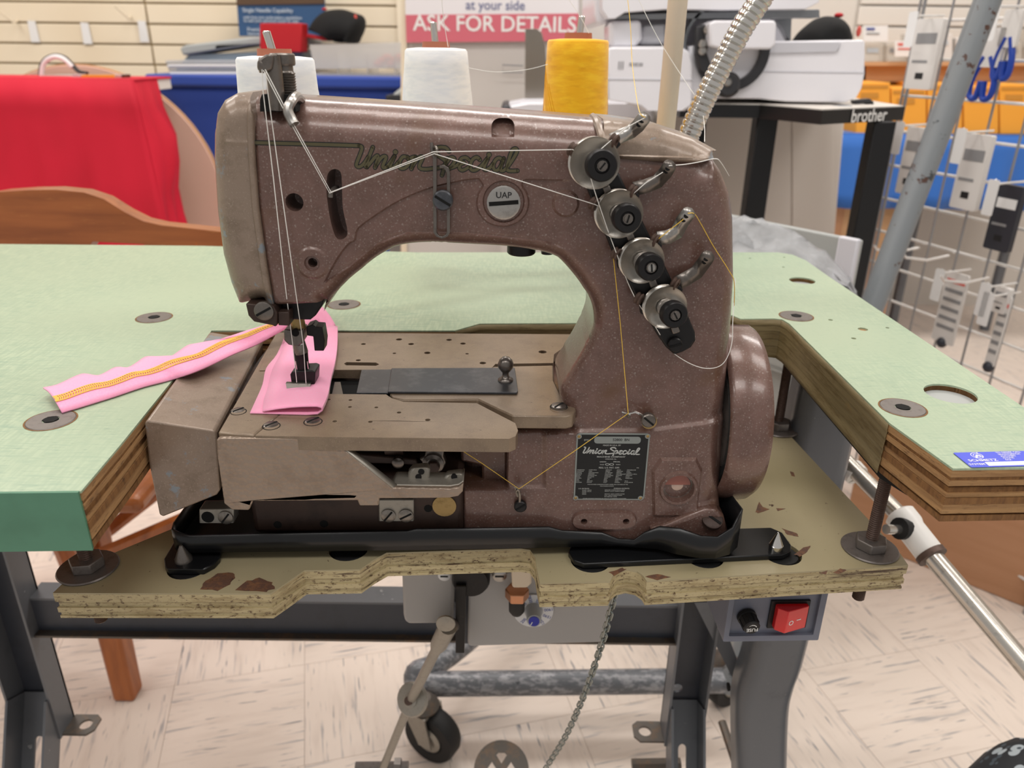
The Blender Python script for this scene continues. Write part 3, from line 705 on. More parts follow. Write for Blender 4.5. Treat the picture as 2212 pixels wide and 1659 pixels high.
# ---- thread guide bracket on the arm (slotted bar with screw)
gb = MB(); lo_ = [U(*q) for q in ((938, 320), (940, 330), (940, 497))]
go = [U(*q) for q in ((936, 335), (944, 335), (944, 500), (948, 506), (955, 509), (962, 506), (966, 500), (966, 372), (962, 365), (955, 362), (950, 362), (950, 356), (960, 355), (970, 361), (973, 372), (973, 500), (968, 509), (955, 514), (943, 509), (937, 500))]
fprism('slotted_guide', go, -.0032, -.0008, 'dark_steel', bev=.0003)
MB().tube([ml(932, 308, -.002), ml(934, 325, -.003), ml(938, 340, -.003)], .0011, 8).ob('guide_pin', 'dark_steel', machine)
MB().tube([ml(938 + 4 * math.cos(a) + 2, 326 - 9 * math.sin(a), -.004 - .0025 * math.cos(a)) for a in np.linspace(0, 2 * PI, 15)[:-1]], .0009, 6, closed=True).ob('thread_eye', 'bronze_screw', machine)
screw((957, 432), .0062, -.0032, m='blued_steel', slot_a=-.55, h=.003)
# take-up finger in the slot
MB().tube([ml(728, 405, .012), ml(722, 408, -.002), ml(714, 416, -.006), ml(714, 426, -.006)], .0016, 8).ob('take_up_finger', 'dark_steel', machine)
# ---- needle-bar post and thread levers on the head's top
pu = U(594, 190, .03)
fprism('top_opening', [U(*q) for q in ((562, 241), (562, 215), (566, 204), (632, 204), (640, 241))], -.0004, .02, 'black_void')
MB().tube([ml(599, 238, .0), ml(597, 200, .0), ml(592, 150, .0), ml(588, 120, .0)], .0046, 16).ob('post', 'dark_steel', machine)
th_ = [(.0062, 0)]
for k in range(9): th_ += [(.0069, k * .0019 + .0006), (.0062, k * .0019 + .0013)]
kn = ml(617, 205, .010)
MB().lathe([(0, 0)] + [(r, h * .75) for r, h in th_] + [(.0058, .0132), (.0058, .0158), (.0069, .016), (.0074, .017), (.0074, .0218), (.0066, .0226), (0, .0228)], 30, Matrix.Translation(kn)).ob('regulating_screw', 'dark_steel', machine, smooth=25)
MB().tube([ml(588, 208, .006), ml(586, 170, .006), ml(585, 150, .006)], .003, 10).ob('spring_post', 'dark_steel', machine)
fprism('clamp_head', [U(*q) for q in ((562, 132), (570, 124), (580, 118), (596, 116), (597, 130), (594, 150), (576, 158), (562, 150))], -.007, .006, 'dark_steel', bev=.0012)
MB().tube([ml(560, 140, -.004), ml(570, 141, -.003)], .0042, 12).ob('clamp_screw', 'dark_steel', machine)
MB().tube(spline([ml(650, 216, .018), ml(640, 208, .004), ml(630, 218, -.008), ml(622, 238, -.012), ml(630, 258, -.013), ml(636, 269, -.014)], 5), .0029, 10).ob('bent_lever', 'steel', machine)
# ---- lower head: bracket, needle bar, clamp, presser foot
fprism('face_bracket', [U(*q) for q in ((534, 652), (594, 657), (602, 672), (602, 697), (598, 703), (592, 699), (552, 691), (540, 678))], -.004, .014, 'dark_cast', bev=.001)
screw((571, 671), .0062, -.004, m='dark_steel', slot_a=.5, h=.0022)
fprism('clamp_block', [U(*q) for q in ((600, 657), (694, 652), (690, 668), (676, 690), (664, 700), (602, 699))], .008, .05, 'black_oxide', bev=.001)
fprism('small_block', [U(*q) for q in ((602, 672), (626, 672), (627, 702), (603, 701))], -.002, .012, 'dark_cast', bev=.0006)
NB = .026
nbl = [ml(635, 655, NB), ml(646, 712, NB)]
MB().tube(nbl, .0049, 16).ob('needle_bar', 'brass', machine, label='brassy polished needle bar')
nd = (nbl[1] - nbl[0]).normalized()
cl = ml(640, 721, NB); fprism('needle_clamp', [U(*q, NB) for q in ((618, 705), (660, 706), (660, 733), (652, 741), (628, 738), (618, 728))], NB - .007, NB + .007, 'dark_steel', bev=.0012)
c_ = ml(638, 719, NB - .007); MB().lathe([(.0026, -.002), (.0026, .0003), (0, .0003)], 14, along(c_, (0, -1, 0))).ob('clamp_hole', 'black_void', machine)
MB().tube([ml(644, 738, NB), ml(652, 762, NB)], .0046, 14).ob('bar_collar', 'bronze_screw', machine)
MB().tube([ml(x, y, NB - .006) for x, y in ((633, 743), (645, 745), (656, 742))], .0007, 6).ob('thread_wire', 'bright_steel', machine)
MB().tube([ml(649, 758, NB + .002), ml(653, 785, NB + .003), ml(654, 800, NB + .004)], [.0052, .0046, .006], 12).ob('foot_shank', 'black_oxide', machine)
fprism('presser_foot', [U(*q, NB) for q in ((633, 799), (676, 797), (683, 800), (682, 826), (676, 830), (632, 826), (629, 806))], NB - .003, NB + .012, 'black_oxide', bev=.0006)
toe = MB(); a, b, c, d = ml(617, 828, NB - .006), ml(671, 829, NB - .006), ml(668, 846, NB - .010), ml(621, 846, NB - .010)
toe.add([a, b, c, d, a + V((0, .003, 0)), b + V((0, .003, 0)), c + V((0, .003, 0)), d + V((0, .003, 0))], [(0, 1, 2, 3), (4, 7, 6, 5), (0, 4, 5, 1), (1, 5, 6, 2), (2, 6, 7, 3), (3, 7, 4, 0)])
fix(toe.ob('foot_toe', 'dark_steel', machine))
fprism('foot_guard', [U(*q, NB) for q in ((662, 705), (676, 700), (682, 705), (697, 706), (702, 735), (700, 757), (680, 757), (677, 726), (664, 724))], NB - .001, NB + .010, 'black_oxide', bev=.0008)
for q0, q1 in (((643, 826), (640, 845)), ((662, 826), (661, 846))): pass
for x in (-.0035, .0045):
    p = ml(650, 780, NB - .0005) + V((x, 0, 0)); MB().tube([p, p + V((.001, 0, -.03))], .00055, 6).ob('needle', 'bright_steel', machine)
# ---- tension row
TD = V((math.sin(.11), -math.cos(.11), .05)).normalized()
bar = [U(*q) for q in ((1262, 395), (1268, 380), (1290, 366), (1316, 364), (1334, 372), (1350, 405), (1440, 585), (1480, 672), (1496, 710), (1497, 728), (1488, 742), (1470, 752), (1452, 758), (1434, 742), (1415, 715), (1380, 655), (1320, 540))]
fprism('tension_bar', bar, -.0075, -.0012, 'black_oxide', bev=.0012)
tens = [((1281, 351), (1299, 358), .0148, .0089), ((1334, 460), (1354, 471), .0143, .0084), ((1383, 561), (1401, 575), .0137, .0083), ((1433, 660), (1454, 679), .0136, .0082)]
for i, (dq, kq, rd, rk) in enumerate(tens):
    c = ml(*dq, -.011); u_ = ml(*dq, -.009)
    st_ = MB().tube([ml(*dq, -.004), c + TD * .024], .003, 10).ob('tension_post', 'dark_steel', machine)
    for k, (o_, s) in enumerate(((0, 1), (.0028, -1))):
        T = along(c + TD * (o_ + .0004), TD)
        MB().lathe([(.004, .0016 * s + .0), (.0085, .0010 * s), (rd * .93, -.0002 * s), (rd, .0012 * s if s < 0 else -.0012)] if s > 0 else [(.004, -.0008), (.0085, -.0002), (rd * .93, .0010), (rd, .0022), (rd, .0026), (rd * .92, .0015), (.0085, .0004), (.004, .0)], 40, T).ob('tension_disc', 'satin_chrome', st_, smooth=60, label='thin chromed tension disc')
    sp = []; n_c = (3.0, 5.5, 4.5, 7.0)[i]
    for k in range(int(n_c * 12) + 1):
        a = k / 12 * 2 * PI; t = k / (n_c * 12); r = .0052 - .0006 * t; T = along(c + TD * (.004 + .0125 * t), TD); sp.append(T @ V((r * math.cos(a), r * math.sin(a), 0)))
    MB().tube(sp, .0007, 5).ob('spring', 'bronze_screw', st_)
    T = along(c + TD * .0165, TD); pf = [(.0038, 0), (rk * .8, 0)]
    nk = 48; kb = MB(); kb.lathe([(.0035, .0002), (rk * .86, .0), (rk, .001), (rk, .0062), (rk * .92, .0072), (rk * .5, .0072), (rk * .42, .006), (.0, .006)], 40, T)
    ko = kb.ob('tension_knob', 'black_oxide', st_)
    for k in range(30):
        pass
    MB().lathe([(.0026, .0), (.0026, .0072), (.0022, .0078), (0, .008)], 16, T).ob('stud_end', 'dark_steel' if i != 2 else 'steel', ko)
    MB().box((0, 0, .008), (.0046, .0008, .001), T @ Matrix.Rotation(.9 + i * .4, 4, 'Z')).ob('stud_slot', 'black_void', ko)
    # small square stop between the discs
for q in ((1310, 408), (1360, 509), (1409, 610), (1457, 710)):
    fprism('bar_stop', [U(q[0] + a, q[1] + b, -.008) for a, b in ((-10, -5), (5, -10), (11, 4), (-5, 10))], -.0112, -.0075, 'dark_steel', bev=.0008)
screw((1457, 742), .0048, -.0075, m='black_oxide', slot_a=.3, h=.0035, name='bar_screw')
def fin(name, pts, hw, m='dark_steel', v0=-.010):
    """bent sheet-metal thread guide with eyelets at its tip"""
    P = [V(p) for p in pts]; L = []
    for i, (px, py, v) in enumerate(P):
        t = (P[min(i + 1, len(P) - 1)] - P[max(0, i - 1)]).xy.normalized(); nn = V((-t.y, t.x)) * hw
        L.append((ml(px + nn.x, py + nn.y, v), ml(px - nn.x, py - nn.y, v)))
    # rounded tip
    tip = P[-1]; d = (P[-1] - P[-2]).xy.normalized(); nn = V((-d.y, d.x))
    for a in (.45, .8, 1.0):
        ww = hw * math.sqrt(max(0, 1 - a * a)) + .3; L.append((ml(tip.x + d.x * hw * a + nn.x * ww, tip.y + d.y * hw * a + nn.y * ww, tip.z), ml(tip.x + d.x * hw * a - nn.x * ww, tip.y + d.y * hw * a - nn.y * ww, tip.z)))
    o = MB().grid([list(r) for r in L]).ob(name, m, machine, solid=.0009, smooth=50)
    for k in (.15, .85):
        e = P[-2].lerp(P[-1], k * .75 + .1); c = ml(e.x, e.y, e.z - .0004)
        MB().lathe([(0, -.0014), (.0016, -.0014), (.0016, .0002), (0, .0002)], 12, along(c, (0, -1, 0))).ob('eyelet_hole', 'black_void', o)
    return o
guides = [((1322, 303), (1345, 292), (1362, 285), (1378, 272), (1390, 256)), ((1370, 408), (1395, 402), (1420, 392), (1438, 372), (1445, 360)), ((1420, 515), (1442, 512), (1462, 502), (1474, 478), (1486, 462)), ((1462, 612), (1485, 600), (1505, 588), (1520, 568), (1528, 556))]
gm = ['dark_steel', 'dark_steel', 'steel', 'dark_steel']
for g, mm_ in zip(guides, ('steel', 'dark_steel', 'steel', 'dark_steel')):
    vv = (-.009, -.007, -.004, -.008, -.012)
    fin('thread_guide', [(p[0], p[1], v) for p, v in zip(g, vv)], 15, mm_)
for q in ((1326, 304), (1366, 413), (1414, 519), (1458, 613), (1237, 323), (1283, 440), (1331, 548), (1380, 645)):
    c = ml(*q, -.012); T = along(c, (.75, -.5, -.3))
    MB().lathe([(.0016, -.002), (.0036, -.002), (.0042, -.0012), (.0032, 0), (.0042, .0012), (.0036, .002), (.0016, .002), (.0016, -.002)], 16, T).ob('thread_bushing', 'rusty_bolt', machine)
    fprism('bushing_arm', [U(q[0] + a, q[1] + b) for a, b in ((-4, 4), (10, -2), (28, 14), (16, 26), (-2, 22))] if q[0] in (1237, 1283, 1331, 1380) else [U(q[0] + a, q[1] + b) for a, b in ((4, -6), (10, 4), (-14, 30), (-26, 18), (-8, -4))], -.011, -.007, 'black_oxide', bev=.0006)
# ---- name plate
n0 = ml(1240, 1079, -.0035); n1 = ml(1391, 1079, -.0035); n2 = ml(1246, 935, -.0035)
PWd = (ml(1398, 1007, -.0035) - ml(1242, 1007, -.0035)).length; PHt = n2.z - n0.z
NP = frame(V((ml(1242, 1007, -.0035).x, -.0035, n0.z)), (1, 0, 0), (0, 0, 1))
npl = MB().prism(rrect(0, 0, PWd, PHt, .0025), 0, .0006, NP).ob('name_plate', 'plate_metal', machine, label='black maker plate with engraved white lettering', bev=.0002)
npf = MB().prism(rrect(.0011, .0011, PWd - .0011, PHt - .0011, .0014), .0006, .0007, NP).ob('plate_field', 'plate_black', npl)
S = PWd / 1340; X0, Y0 = 195, 1480
cx = lambda x: (x - X0 + (0)) * S
cy = lambda y: (Y0 - y) * PHt / 1200
MB().prism(rrect(cx(520), cy(455), cx(1370), cy(335), .0022), .0007, .00078, NP).ob('style_field', 'plate_metal', npl)
for x, y in ((240, 335), (1490, 325), (235, 1440), (1460, 1440)):
    MB().prism(ring(cx(x), cy(y), .0019, 16), .0006, .00085, NP).ob('corner_pad', 'plate_metal', npl)
    MB().ball((cx(x), cy(y), .0007), .0012, NP, 10, (1, 1, .6)).ob('rivet', 'brass', npl)
L_ = [('STYLE', 395, 398, 46, 'CENTER'), ('MADE IN U.S.A. BY', 850, 487, 40), ('MACHINE COMPANY', 850, 690, 44, 'CENTER', 1.25), ('CHICAGO, ILL.', 850, 730, 32), ('UNION', 705, 780, 36), ('SPECIAL', 960, 778, 36), ('TRADE', 690, 830, 26), ('MARKS', 990, 828, 26), ('REG. U.S. PAT. OFF.', 830, 885, 46), ('M.R.', 1360, 885, 26), ('THIS MACHINE IS MANUFACTURED UNDER ONE OR MORE OF THE', 820, 1190, 25), ('FOLLOWING PATENTS', 810, 1220, 25), ('U.S. PATENTS', 380, 1267, 34), ('FOREIGN PATENTS:', 1090, 1262, 34), ('OTHER PATENTS PENDING IN THE U.S. & FOREIGN COUNTRIES', 780, 1450, 25, 'CENTER', 1.15)]
cols = [(235, ('ARGENTINA', 'AUSTRALIA', 'AUSTRIA', 'BELGIUM', 'BOLIVIA', 'BRAZIL', 'CANADA', 'CHILE', 'CHINA', 'COLOMBIA')), (455, ('COSTA RICA', 'CUBA', 'CZECHOSLOVAKIA', 'DENMARK', 'DOMINICAN REP.', 'ECUADOR', 'EGYPT', 'EIRE', 'FINLAND', 'FRANCE')), (765, ('GERMANY', 'GREECE', 'GT. BRITAIN', 'HOLLAND', 'HONG KONG', 'HUNGARY', 'INDIA', 'IRAN', 'ISRAEL', 'ITALY')), (975, ('JAPAN', 'LEBANON', 'MEXICO', 'NEW ZEALAND', 'NORWAY', 'PERU', 'POLAND', 'PORTUGAL', 'SPAIN', 'SWEDEN')), (1160, ('SWITZERLAND', 'SYRIA', 'TURKEY', 'UNION OF S. AFRICA', 'URUGUAY', 'U.S.S.R.', 'VENEZUELA', '', 'IRAQ', 'EL SALVADOR'))]
for x, ws in cols:
    for k, s_ in enumerate(ws):
        if s_: L_.append((s_, x - (k * 3), 925 + k * 25, 25, 'LEFT', .85 if len(s_) > 11 else 1))
for k, s_ in enumerate(('2618608  2728178', '2637608  2762192', '2638726', '2698608')): L_.append((s_, 350, 1295 + k * 25, 23, 'LEFT'))
for k, s_ in enumerate(('ENGLAND  691888 & 720638 & 776774', 'FRANCE  S.G.D.G. 1018060 & 1080887', '', 'GERMANY  862051 & 930092 & 957482', 'ITALY  408760 & 503855 & 544279', 'SWITZERLAND  292755')):
    if s_: L_.append((s_, 775, 1290 + k * 25, 24, 'LEFT', .95))
lettering('plate_lettering', [(l[0], cx(l[1]), cy(l[2]), l[3] * S) + tuple(l[4:]) for l in L_], NP, 'plate_print', npl, .0008)
lettering('style_number', [('52800  BN', cx(1010), cy(390), 70 * S)], NP, 'ink_black', npl, .00085)
sconv = lambda x, y: (cx(325 + (x - 150) * 1040 / 1940), cy(520 + (y - 140) * 150 / 360))
name_print(sconv, NP @ Matrix.Translation((0, 0, .0008)), .00045, 'plate_print', npl, 'x', .0006).ob('plate_script', 'plate_print', npl, smooth=0)
ms = MB()
for k in (-1, 1):
    ms.prism(ring(cx(830 + k * 40), cy(825), .0016, 14, .0009), .0007, .0008, NP, holes=[ring(cx(830 + k * 40), cy(825), .0012, 14, .0006)])
ms.ob('hand_mark', 'plate_print', npl, smooth=0)
# ---- thread guides low on the column
screw((1400, 906), .005, -.008, m='dark_steel', slot_a=-.7, h=.003)
MB().lathe([(.0034, 0), (.0052, 0), (.0052, .005), (.0034, .005)], 20, along(ml(1400, 905, -.003), (0, -1, 0))).ob('guide_stud', 'brass', machine)
MB().tube([ml(1392, 899, -.006), ml(1372, 890, -.008), ml(1357, 893, -.009), ml(1354, 898, -.008), ml(1360, 902, -.007), ml(1362, 896, -.005), ml(1343, 890, -.004)], .0009, 6).ob('wire_guide', 'bright_steel', machine)
screw((1124, 1092), .0045, -.006, m='black_oxide', slot_a=.6, h=.0025)
MB().tube(spline([ml(1122, 1088, -.007), ml(1123, 1070, -.009), ml(1120, 1058, -.010), ml(1116, 1062, -.009), ml(1119, 1072, -.008), ml(1113, 1050, -.006)], 4), .001, 6).ob('wire_guide', 'bronze_screw', machine)
# ---- bed: plates at w = 0
def plate(name, outl, z0, z1, m='taupe_plate', bev=.0012, holes=(), par=machine, z=0.0, label=None):
    return MB().prism([B(*q, z) for q in outl], z0, z1, holes=holes).ob(name, m, par, bev=bev, label=label)
def bhole(q, r, z=0.0): p = B(*q, z); return ring(p[0], p[1], r, 10)
backh = [(785, 743, .002), (862, 733, .0026), (888, 743, .0024), (970, 734, .0024), (1000, 742, .0024), (852, 763, .0014), (923, 762, .0026), (1009, 764, .0014), (1172, 760, .0034), (774, 778, .002), (1043, 784, .0026)]
plate('back_plate', [(597, 718), (1236, 722), (1243, 725), (1243, 735), (1215, 752), (1197, 765), (1195, 784), (1070, 786), (1060, 797), (560, 800)], -.007, 0, holes=[bhole(q[:2], q[2]) for q in backh] + [[B(*q) for q in ((743, 785), (748, 782), (812, 783), (819, 787), (812, 790), (748, 789))]])
frh = [(710, 863, .0013), (757, 864, .0013), (756, 879, .0013), (813, 880, .0013), (862, 891, .0015), (924, 907, .0018), (723, 910, .0015), (800, 911, .0015)]
plate('throat_plate', [(471, 934), (548, 940), (606, 893), (655, 868), (712, 851), (712, 799), (562, 801), (596, 719)], -.007, 0)
plate('front_plate', [(551, 941), (700, 944), (1100, 948), (1114, 942), (1119, 930), (1113, 914), (1030, 871), (872, 868), (846, 860), (834, 852), (712, 851), (655, 869), (608, 894)], -.0095, 0, holes=[bhole(q[:2], q[2]) for q in frh], bev=.002)
plate('mid_plate', [(842, 849), (850, 857), (872, 862), (1032, 860), (1108, 896), (1222, 897), (1238, 893), (1244, 882), (1240, 868), (1212, 852), (1197, 820), (1195, 787), (1066, 790), (1040, 797), (842, 798)], -.0105, -.0008, bev=.001)
sp1 = plate('slide_plate', [(838, 849), (1116, 851), (1119, 847), (1112, 797), (846, 798)], -.0005, .0011, 'blued_steel', .0003, label='long dark steel slide plate with a ball knob')
plate('slide_cover', [(770, 849), (838, 849), (846, 798), (781, 799)], -.0012, .0002, 'blued_steel', .0003)
kp = mz(1092, 822, .0011)
MB().lathe([(0, 0), (.0056, 0), (.0056, .0012), (.0036, .0024), (.0024, .004), (.0024, .0065), (.0036, .0078), (.0055, .0105), (.0058, .0132), (.0048, .0162), (.0026, .0183), (0, .0188)], 22, Matrix.Translation(kp)).ob('ball_knob', 'dark_steel', sp1, smooth=60)
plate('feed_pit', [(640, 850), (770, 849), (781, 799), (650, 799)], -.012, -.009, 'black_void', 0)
fix(plate('feed_part', [(716, 846), (741, 847), (735, 819), (722, 819)], -.009, -.002, 'dark_steel', .0005))
for q, r in (((515, 889), .0048), ((586, 920), .0052), ((676, 911), .0055), ((1207, 879), .0055)):
    s_ = screw(q, r, z=-.0012, m='dark_steel', slot_a=.9, h=.0014, name='countersunk_screw')
    MB().lathe([(r, 0), (r * 1.12, 0)], 20, Matrix.Translation(mz(*q, .00015))).ob('screw_rim', 'black_void', s_)
# bed arm under the plates
MB().span((B(472, 934)[0], -.006, -.1), (U(1000, 1000)[0], .15, -.05)).ob('bed_base', 'dark_cast', machine, bev=.004)
MB().span((B(472, 934)[0] - .02, .03, -.055), (U(1100, 1000)[0], .152, -.011)).ob('bed_housing', 'dark_cast', machine)
# left end cover
el0 = mz(314, 912); er0 = mz(467, 932); back_l = mz(452, 720); dv_ = (back_l - el0)
v_f = el0.y
ec = [U(*q, v_f) for q in ((312, 914), (318, 908), (462, 930), (468, 937), (469, 960), (475, 1060), (468, 1070), (352, 1117), (344, 1113), (322, 1005))]
Mx = Matrix(((1, 0, dv_.x / dv_.y, 0), (0, 0, 1, 0), (0, 1, 0, 0), (0, 0, 0, 1))) 
Mx = Matrix.Translation((-v_f * dv_.x / dv_.y, 0, 0)) @ Mx
fix(MB().prism(ec, v_f, v_f + dv_.y, Mx).ob('end_cover', 'taupe_paint', machine, bev=.003, seg=3, label='grey-brown end cover with worn edges'))
# front swing cover
vc = mz(545, 944).y + .001
fcq = [(467, 951), (474, 947), (716, 948), (848, 1054), (972, 1056), (990, 1053), (1001, 1045), (1000, 1062), (990, 1072), (970, 1076), (819, 1077), (818, 1092), (776, 1092), (772, 1081), (546, 1083), (538, 1102), (500, 1101), (484, 1088), (470, 990)]
cvr = fprism('front_cover', [U(*q, vc) for q in fcq], vc, vc + .004, 'hammertone', bev=.0008, label='hammered-finish front cover')
led = [U(*q, vc) for q in ((848, 1054), (972, 1056), (990, 1053), (1001, 1045), (1000, 1062), (990, 1072), (970, 1076), (835, 1077))]
fprism('cover_ledge', led, vc + .004, vc + .022, 'cast_alloy', cvr, bev=.001)
for lug, hs in ((((880, 1047), (882, 1020), (890, 1010), (924, 1008), (929, 1014), (927, 1047)), ((910, 1019), (904, 1030))), (((957, 1049), (957, 1034), (964, 1025), (998, 1021), (1002, 1026), (1001, 1040), (985, 1050)), ((981, 1030), (976, 1041)))):
    lo2 = fprism('cover_lug', [U(*q, vc + .014) for q in lug], vc + .013, vc + .02, 'cast_alloy', cvr, bev=.0015)
    for h in hs:
        MB().lathe([(.0021, -.001), (.0021, .0003), (0, .0003)], 12, along(ml(*h, vc + .0128), (0, -1, 0))).ob('screw_hole', 'black_oxide', lo2)
MB().add([ml(*q, v) for q, v in (((716, 948), vc), ((848, 1054), vc), ((860, 1050), vc + .005), ((728, 945), vc + .005))], [(0, 1, 2, 3)]).ob('cover_chamfer', 'cast_alloy', cvr, solid=.0012)
# mechanism seen in the opening
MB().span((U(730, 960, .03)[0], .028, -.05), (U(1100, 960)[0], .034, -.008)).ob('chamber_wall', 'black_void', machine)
MB().tube([ml(745, 967, .01), ml(835, 962, .01)], .005, 12).ob('looper_shaft', 'dark_steel', machine)
MB().tube([ml(833, 963, .01), ml(872, 961, .01)], .0075, 14).ob('shaft_collar', 'dark_cast', machine)
fprism('looper_lever', [U(*q, .004) for q in ((750, 975), (850, 985), (900, 990), (905, 1003), (850, 1000), (770, 998))], .002, .008, 'dark_cast', bev=.001)
MB().lathe([(.004, 0), (.0042, .004), (.0025, .005), (0, .005)], 18, along(ml(861, 995, .003), (0, -1, 0))).ob('pivot_stud', 'dark_steel', machine)
fprism('rocker_yoke', [U(*q, 0) for q in ((920, 968), (932, 963), (950, 964), (960, 972), (958, 985), (964, 1000), (955, 1018), (940, 1024), (922, 1016), (912, 998), (905, 990), (918, 984))], -.001, .006, 'dark_steel', bev=.0015)
MB().lathe([(.0075, 0), (.0075, .002), (.005, .003), (.005, .0032)], 20, along(ml(936, 1000, -.001), (0, -1, 0))).ob('yoke_washer', 'dark_steel', machine)
MB().prism(ring(0, 0, .0048, 6), .003, .0065, along(ml(937, 1002, -.001), (0, -1, 0))).ob('yoke_nut', 'dark_cast', machine, bev=.0006)
fprism('inner_cheek', [U(*q, .01) for q in ((995, 950), (1096, 940), (1096, 1046), (1040, 1046), (1040, 1010), (995, 1000))], .012, .03, 'brown_hammer', bev=.002)
# hinge blocks with screws, brass disc on the base
for q0, q1, scs in (((430, 1100), (505, 1131), ((488, 1117),)), ((818, 1080), (894, 1127), ((839, 1113), (877, 1113)))):
    vb_ = -.0085
    hbk = fprism('hinge_block', [U(q0[0], q0[1], vb_), U(q1[0], q0[1], vb_), U(q1[0], q1[1], vb_), U(q0[0], q1[1], vb_)], vb_, vb_ + .012, 'cast_alloy', bev=.0008)
    for s_ in scs: screw(s_, .0053, vb_, m='bronze_screw', slot_a=.9 if s_[0] < 860 else .5, h=.0016, parent=hbk)
    if q0[0] < 600: MB().lathe([(.0045, -.002), (.0045, .0003), (0, .0003)], 16, along(ml(449, 1117, vb_), (0, -1, 0))).ob('screw_bore', 'black_void', hbk)
MB().lathe([(.0085, 0), (.0085, .001), (0, .0012)], 24, along(ml(960, 1092, -.006), (0, -1, 0))).ob('brass_disc', 'brass', machine)
for q in ((600, 1133), (700, 1131), (925, 1098)): MB().lathe([(.003, -.001), (.003, .0004), (0, .0004)], 12, along(ml(*q, -.0058), (0, -1, 0))).ob('oil_hole', 'black_void', machine)
# oil cup under the arm
MB().lathe([(0, 0), (.0085, 0), (.0095, .001), (.0095, .012), (0, .012)], 20, Matrix.Translation(ml(1126, 548, .03))).ob('drip_cup', 'black_oxide', machine)
MB().lathe([(0, 0), (.004, .0), (.005, .008), (0, .008)], 14, Matrix.Translation(ml(1182, 548, .03))).ob('drip_nut', 'black_oxide', machine)
# ---- handwheel, belt and belt guard at the right
ax = V((0, .056, -.028))
gu0, gu1 = U(1572, 900, -.01)[0] + .004, U(1680, 900, -.01)[0] - .001
def xm(u): return Matrix(((0, 0, 1, u), (1, 0, 0, ax.y), (0, 1, 0, ax.z), (0, 0, 0, 1)))    # lathe axis -> u
prof_g = [(.064, .0), (.0655, .004), (.0665, .010), (.0665, gu1 - gu0 - .004), (.064, gu1 - gu0)]
g_ = MB(); g_.lathe(prof_g + [(.02, gu1 - gu0)], 40, xm(gu0), arc=(math.radians(86), math.radians(262)))
fix(g_.ob('belt_guard', 'brown_hammer', machine, solid=.0025, smooth=45, label='brown painted curved belt guard'))
pl = MB().lathe([(0, 0), (.05, 0), (.055, .002), (.055, .006), (.048, .010), (.055, .014), (.055, .018), (0, .018)], 40, xm(U(1556, 900, .01)[0] + .002)).ob('pulley', 'steel', machine)
bl = []
pc = V((U(1556, 900, .01)[0] + .012, ax.y, ax.z))
for k in range(25):
    a = math.radians(-20 + 220 * k / 24); bl.append(pc + V((0, .0545 * math.cos(a), .0545 * math.sin(a))))
bl.append(pc + V((-.115, .05, -.21))); bl.append(pc + V((-.115, .09, -.21)))
MB().tube(bl, .0062, 8, closed=True).ob('drive_belt', 'rubber', machine)
lettering('belt_print', [('V-BELT', 0, 0, .0085)], frame(V((pc.x + .001, ax.y - .0609, ax.z - .012)), (0, 0, 1), (-1, 0, 0)), 'belt_ink', machine, .0002)
# ------------------------------------------------------------------ drip tray and its mounting feet
tray = thing('drip_tray', 'black sheet-metal drip tray around the foot of the sewing machine', 'tray', (0, .5, ZB))
zt = ZB + .0095
def tw(px, py, z): return PZ(px, py, z)
bt = [(388, 1193), (600, 1190), (900, 1187), (1180, 1182), (1240, 1180), (1330, 1178), (1420, 1185), (1470, 1198), (1520, 1206), (1560, 1204), (1583, 1192)]
tt_ = [(386, 1150), (410, 1157), (700, 1150), (880, 1147), (900, 1142), (1100, 1140), (1185, 1138), (1215, 1146), (1300, 1150), (1335, 1164), (1370, 1166), (1392, 1150), (1425, 1137), (1470, 1142), (1515, 1158), (1550, 1160), (1582, 1140)]
bot = [PZ(*q, zt) for q in bt]
# resample the bottom line by u so the wall stays upright
def yat(x):
    for a, b in zip(bot, bot[1:]):
        if a.x <= x <= b.x: return a.lerp(b, (x - a.x) / (b.x - a.x)).y
    return bot[0].y if x < bot[0].x else bot[-1].y
topw = []
for q in tt_:
    y = .465
    for _ in range(4): p = PY(*q, y); y = yat(p.x)
    topw.append(PY(*q, y))
rows = [[(p.x, yat(p.x), zt) for p in topw], [(p.x, yat(p.x), (p.z + zt) / 2) for p in topw], [tuple(p) for p in topw]]
lft = [(bot[0].x - .004, bot[0].y + .004), (bot[0].x - .006, bot[0].y + .012), (bot[0].x - .006, .62)]
rgt = [(bot[-1].x + .004, bot[-1].y + .006), (bot[-1].x + .001, bot[-1].y + .025), (bot[-1].x - .025, bot[-1].y + .06), (bot[-1].x - .025, .62)]
for i, r in enumerate(rows):
    z = (zt, (zt + topw[0].z) / 2, topw[0].z)[i]; zr = (zt, (zt + topw[-1].z) / 2 + .005, topw[-1].z + .01)[i]
    rows[i] = [(x, y, z) for x, y in reversed(lft)] + r + [(x, y, zr) for x, y in rgt]
MB().grid(rows).ob('wall', 'black_enamel', tray, solid=.0016, smooth=50)
MB().prism([(p[0], p[1]) for p in rows[0]], zt, zt + .001).ob('pan', 'black_enamel', tray)
def foot(name, pts, pinq, hole_qs):
    zz = ZB + .0045
    o = MB().prism([W(q, zz) for q in pts], zz - .0045, zz).ob(name, 'black_enamel', tray, bev=.0008)
    p = PZ(*pinq, zz)
    MB().lathe([(.0052, 0), (.0052, .004), (.0048, .0045), (.0006, .0145), (0, .0147)] if pinq[0] > 1000 else [(.0062, 0), (.006, .002), (.001, .0125), (0, .013)], 20, Matrix.Translation(p)).ob('pin', 'bright_steel' if pinq[0] > 1000 else 'dark_steel', o, label='pointed steel pin')
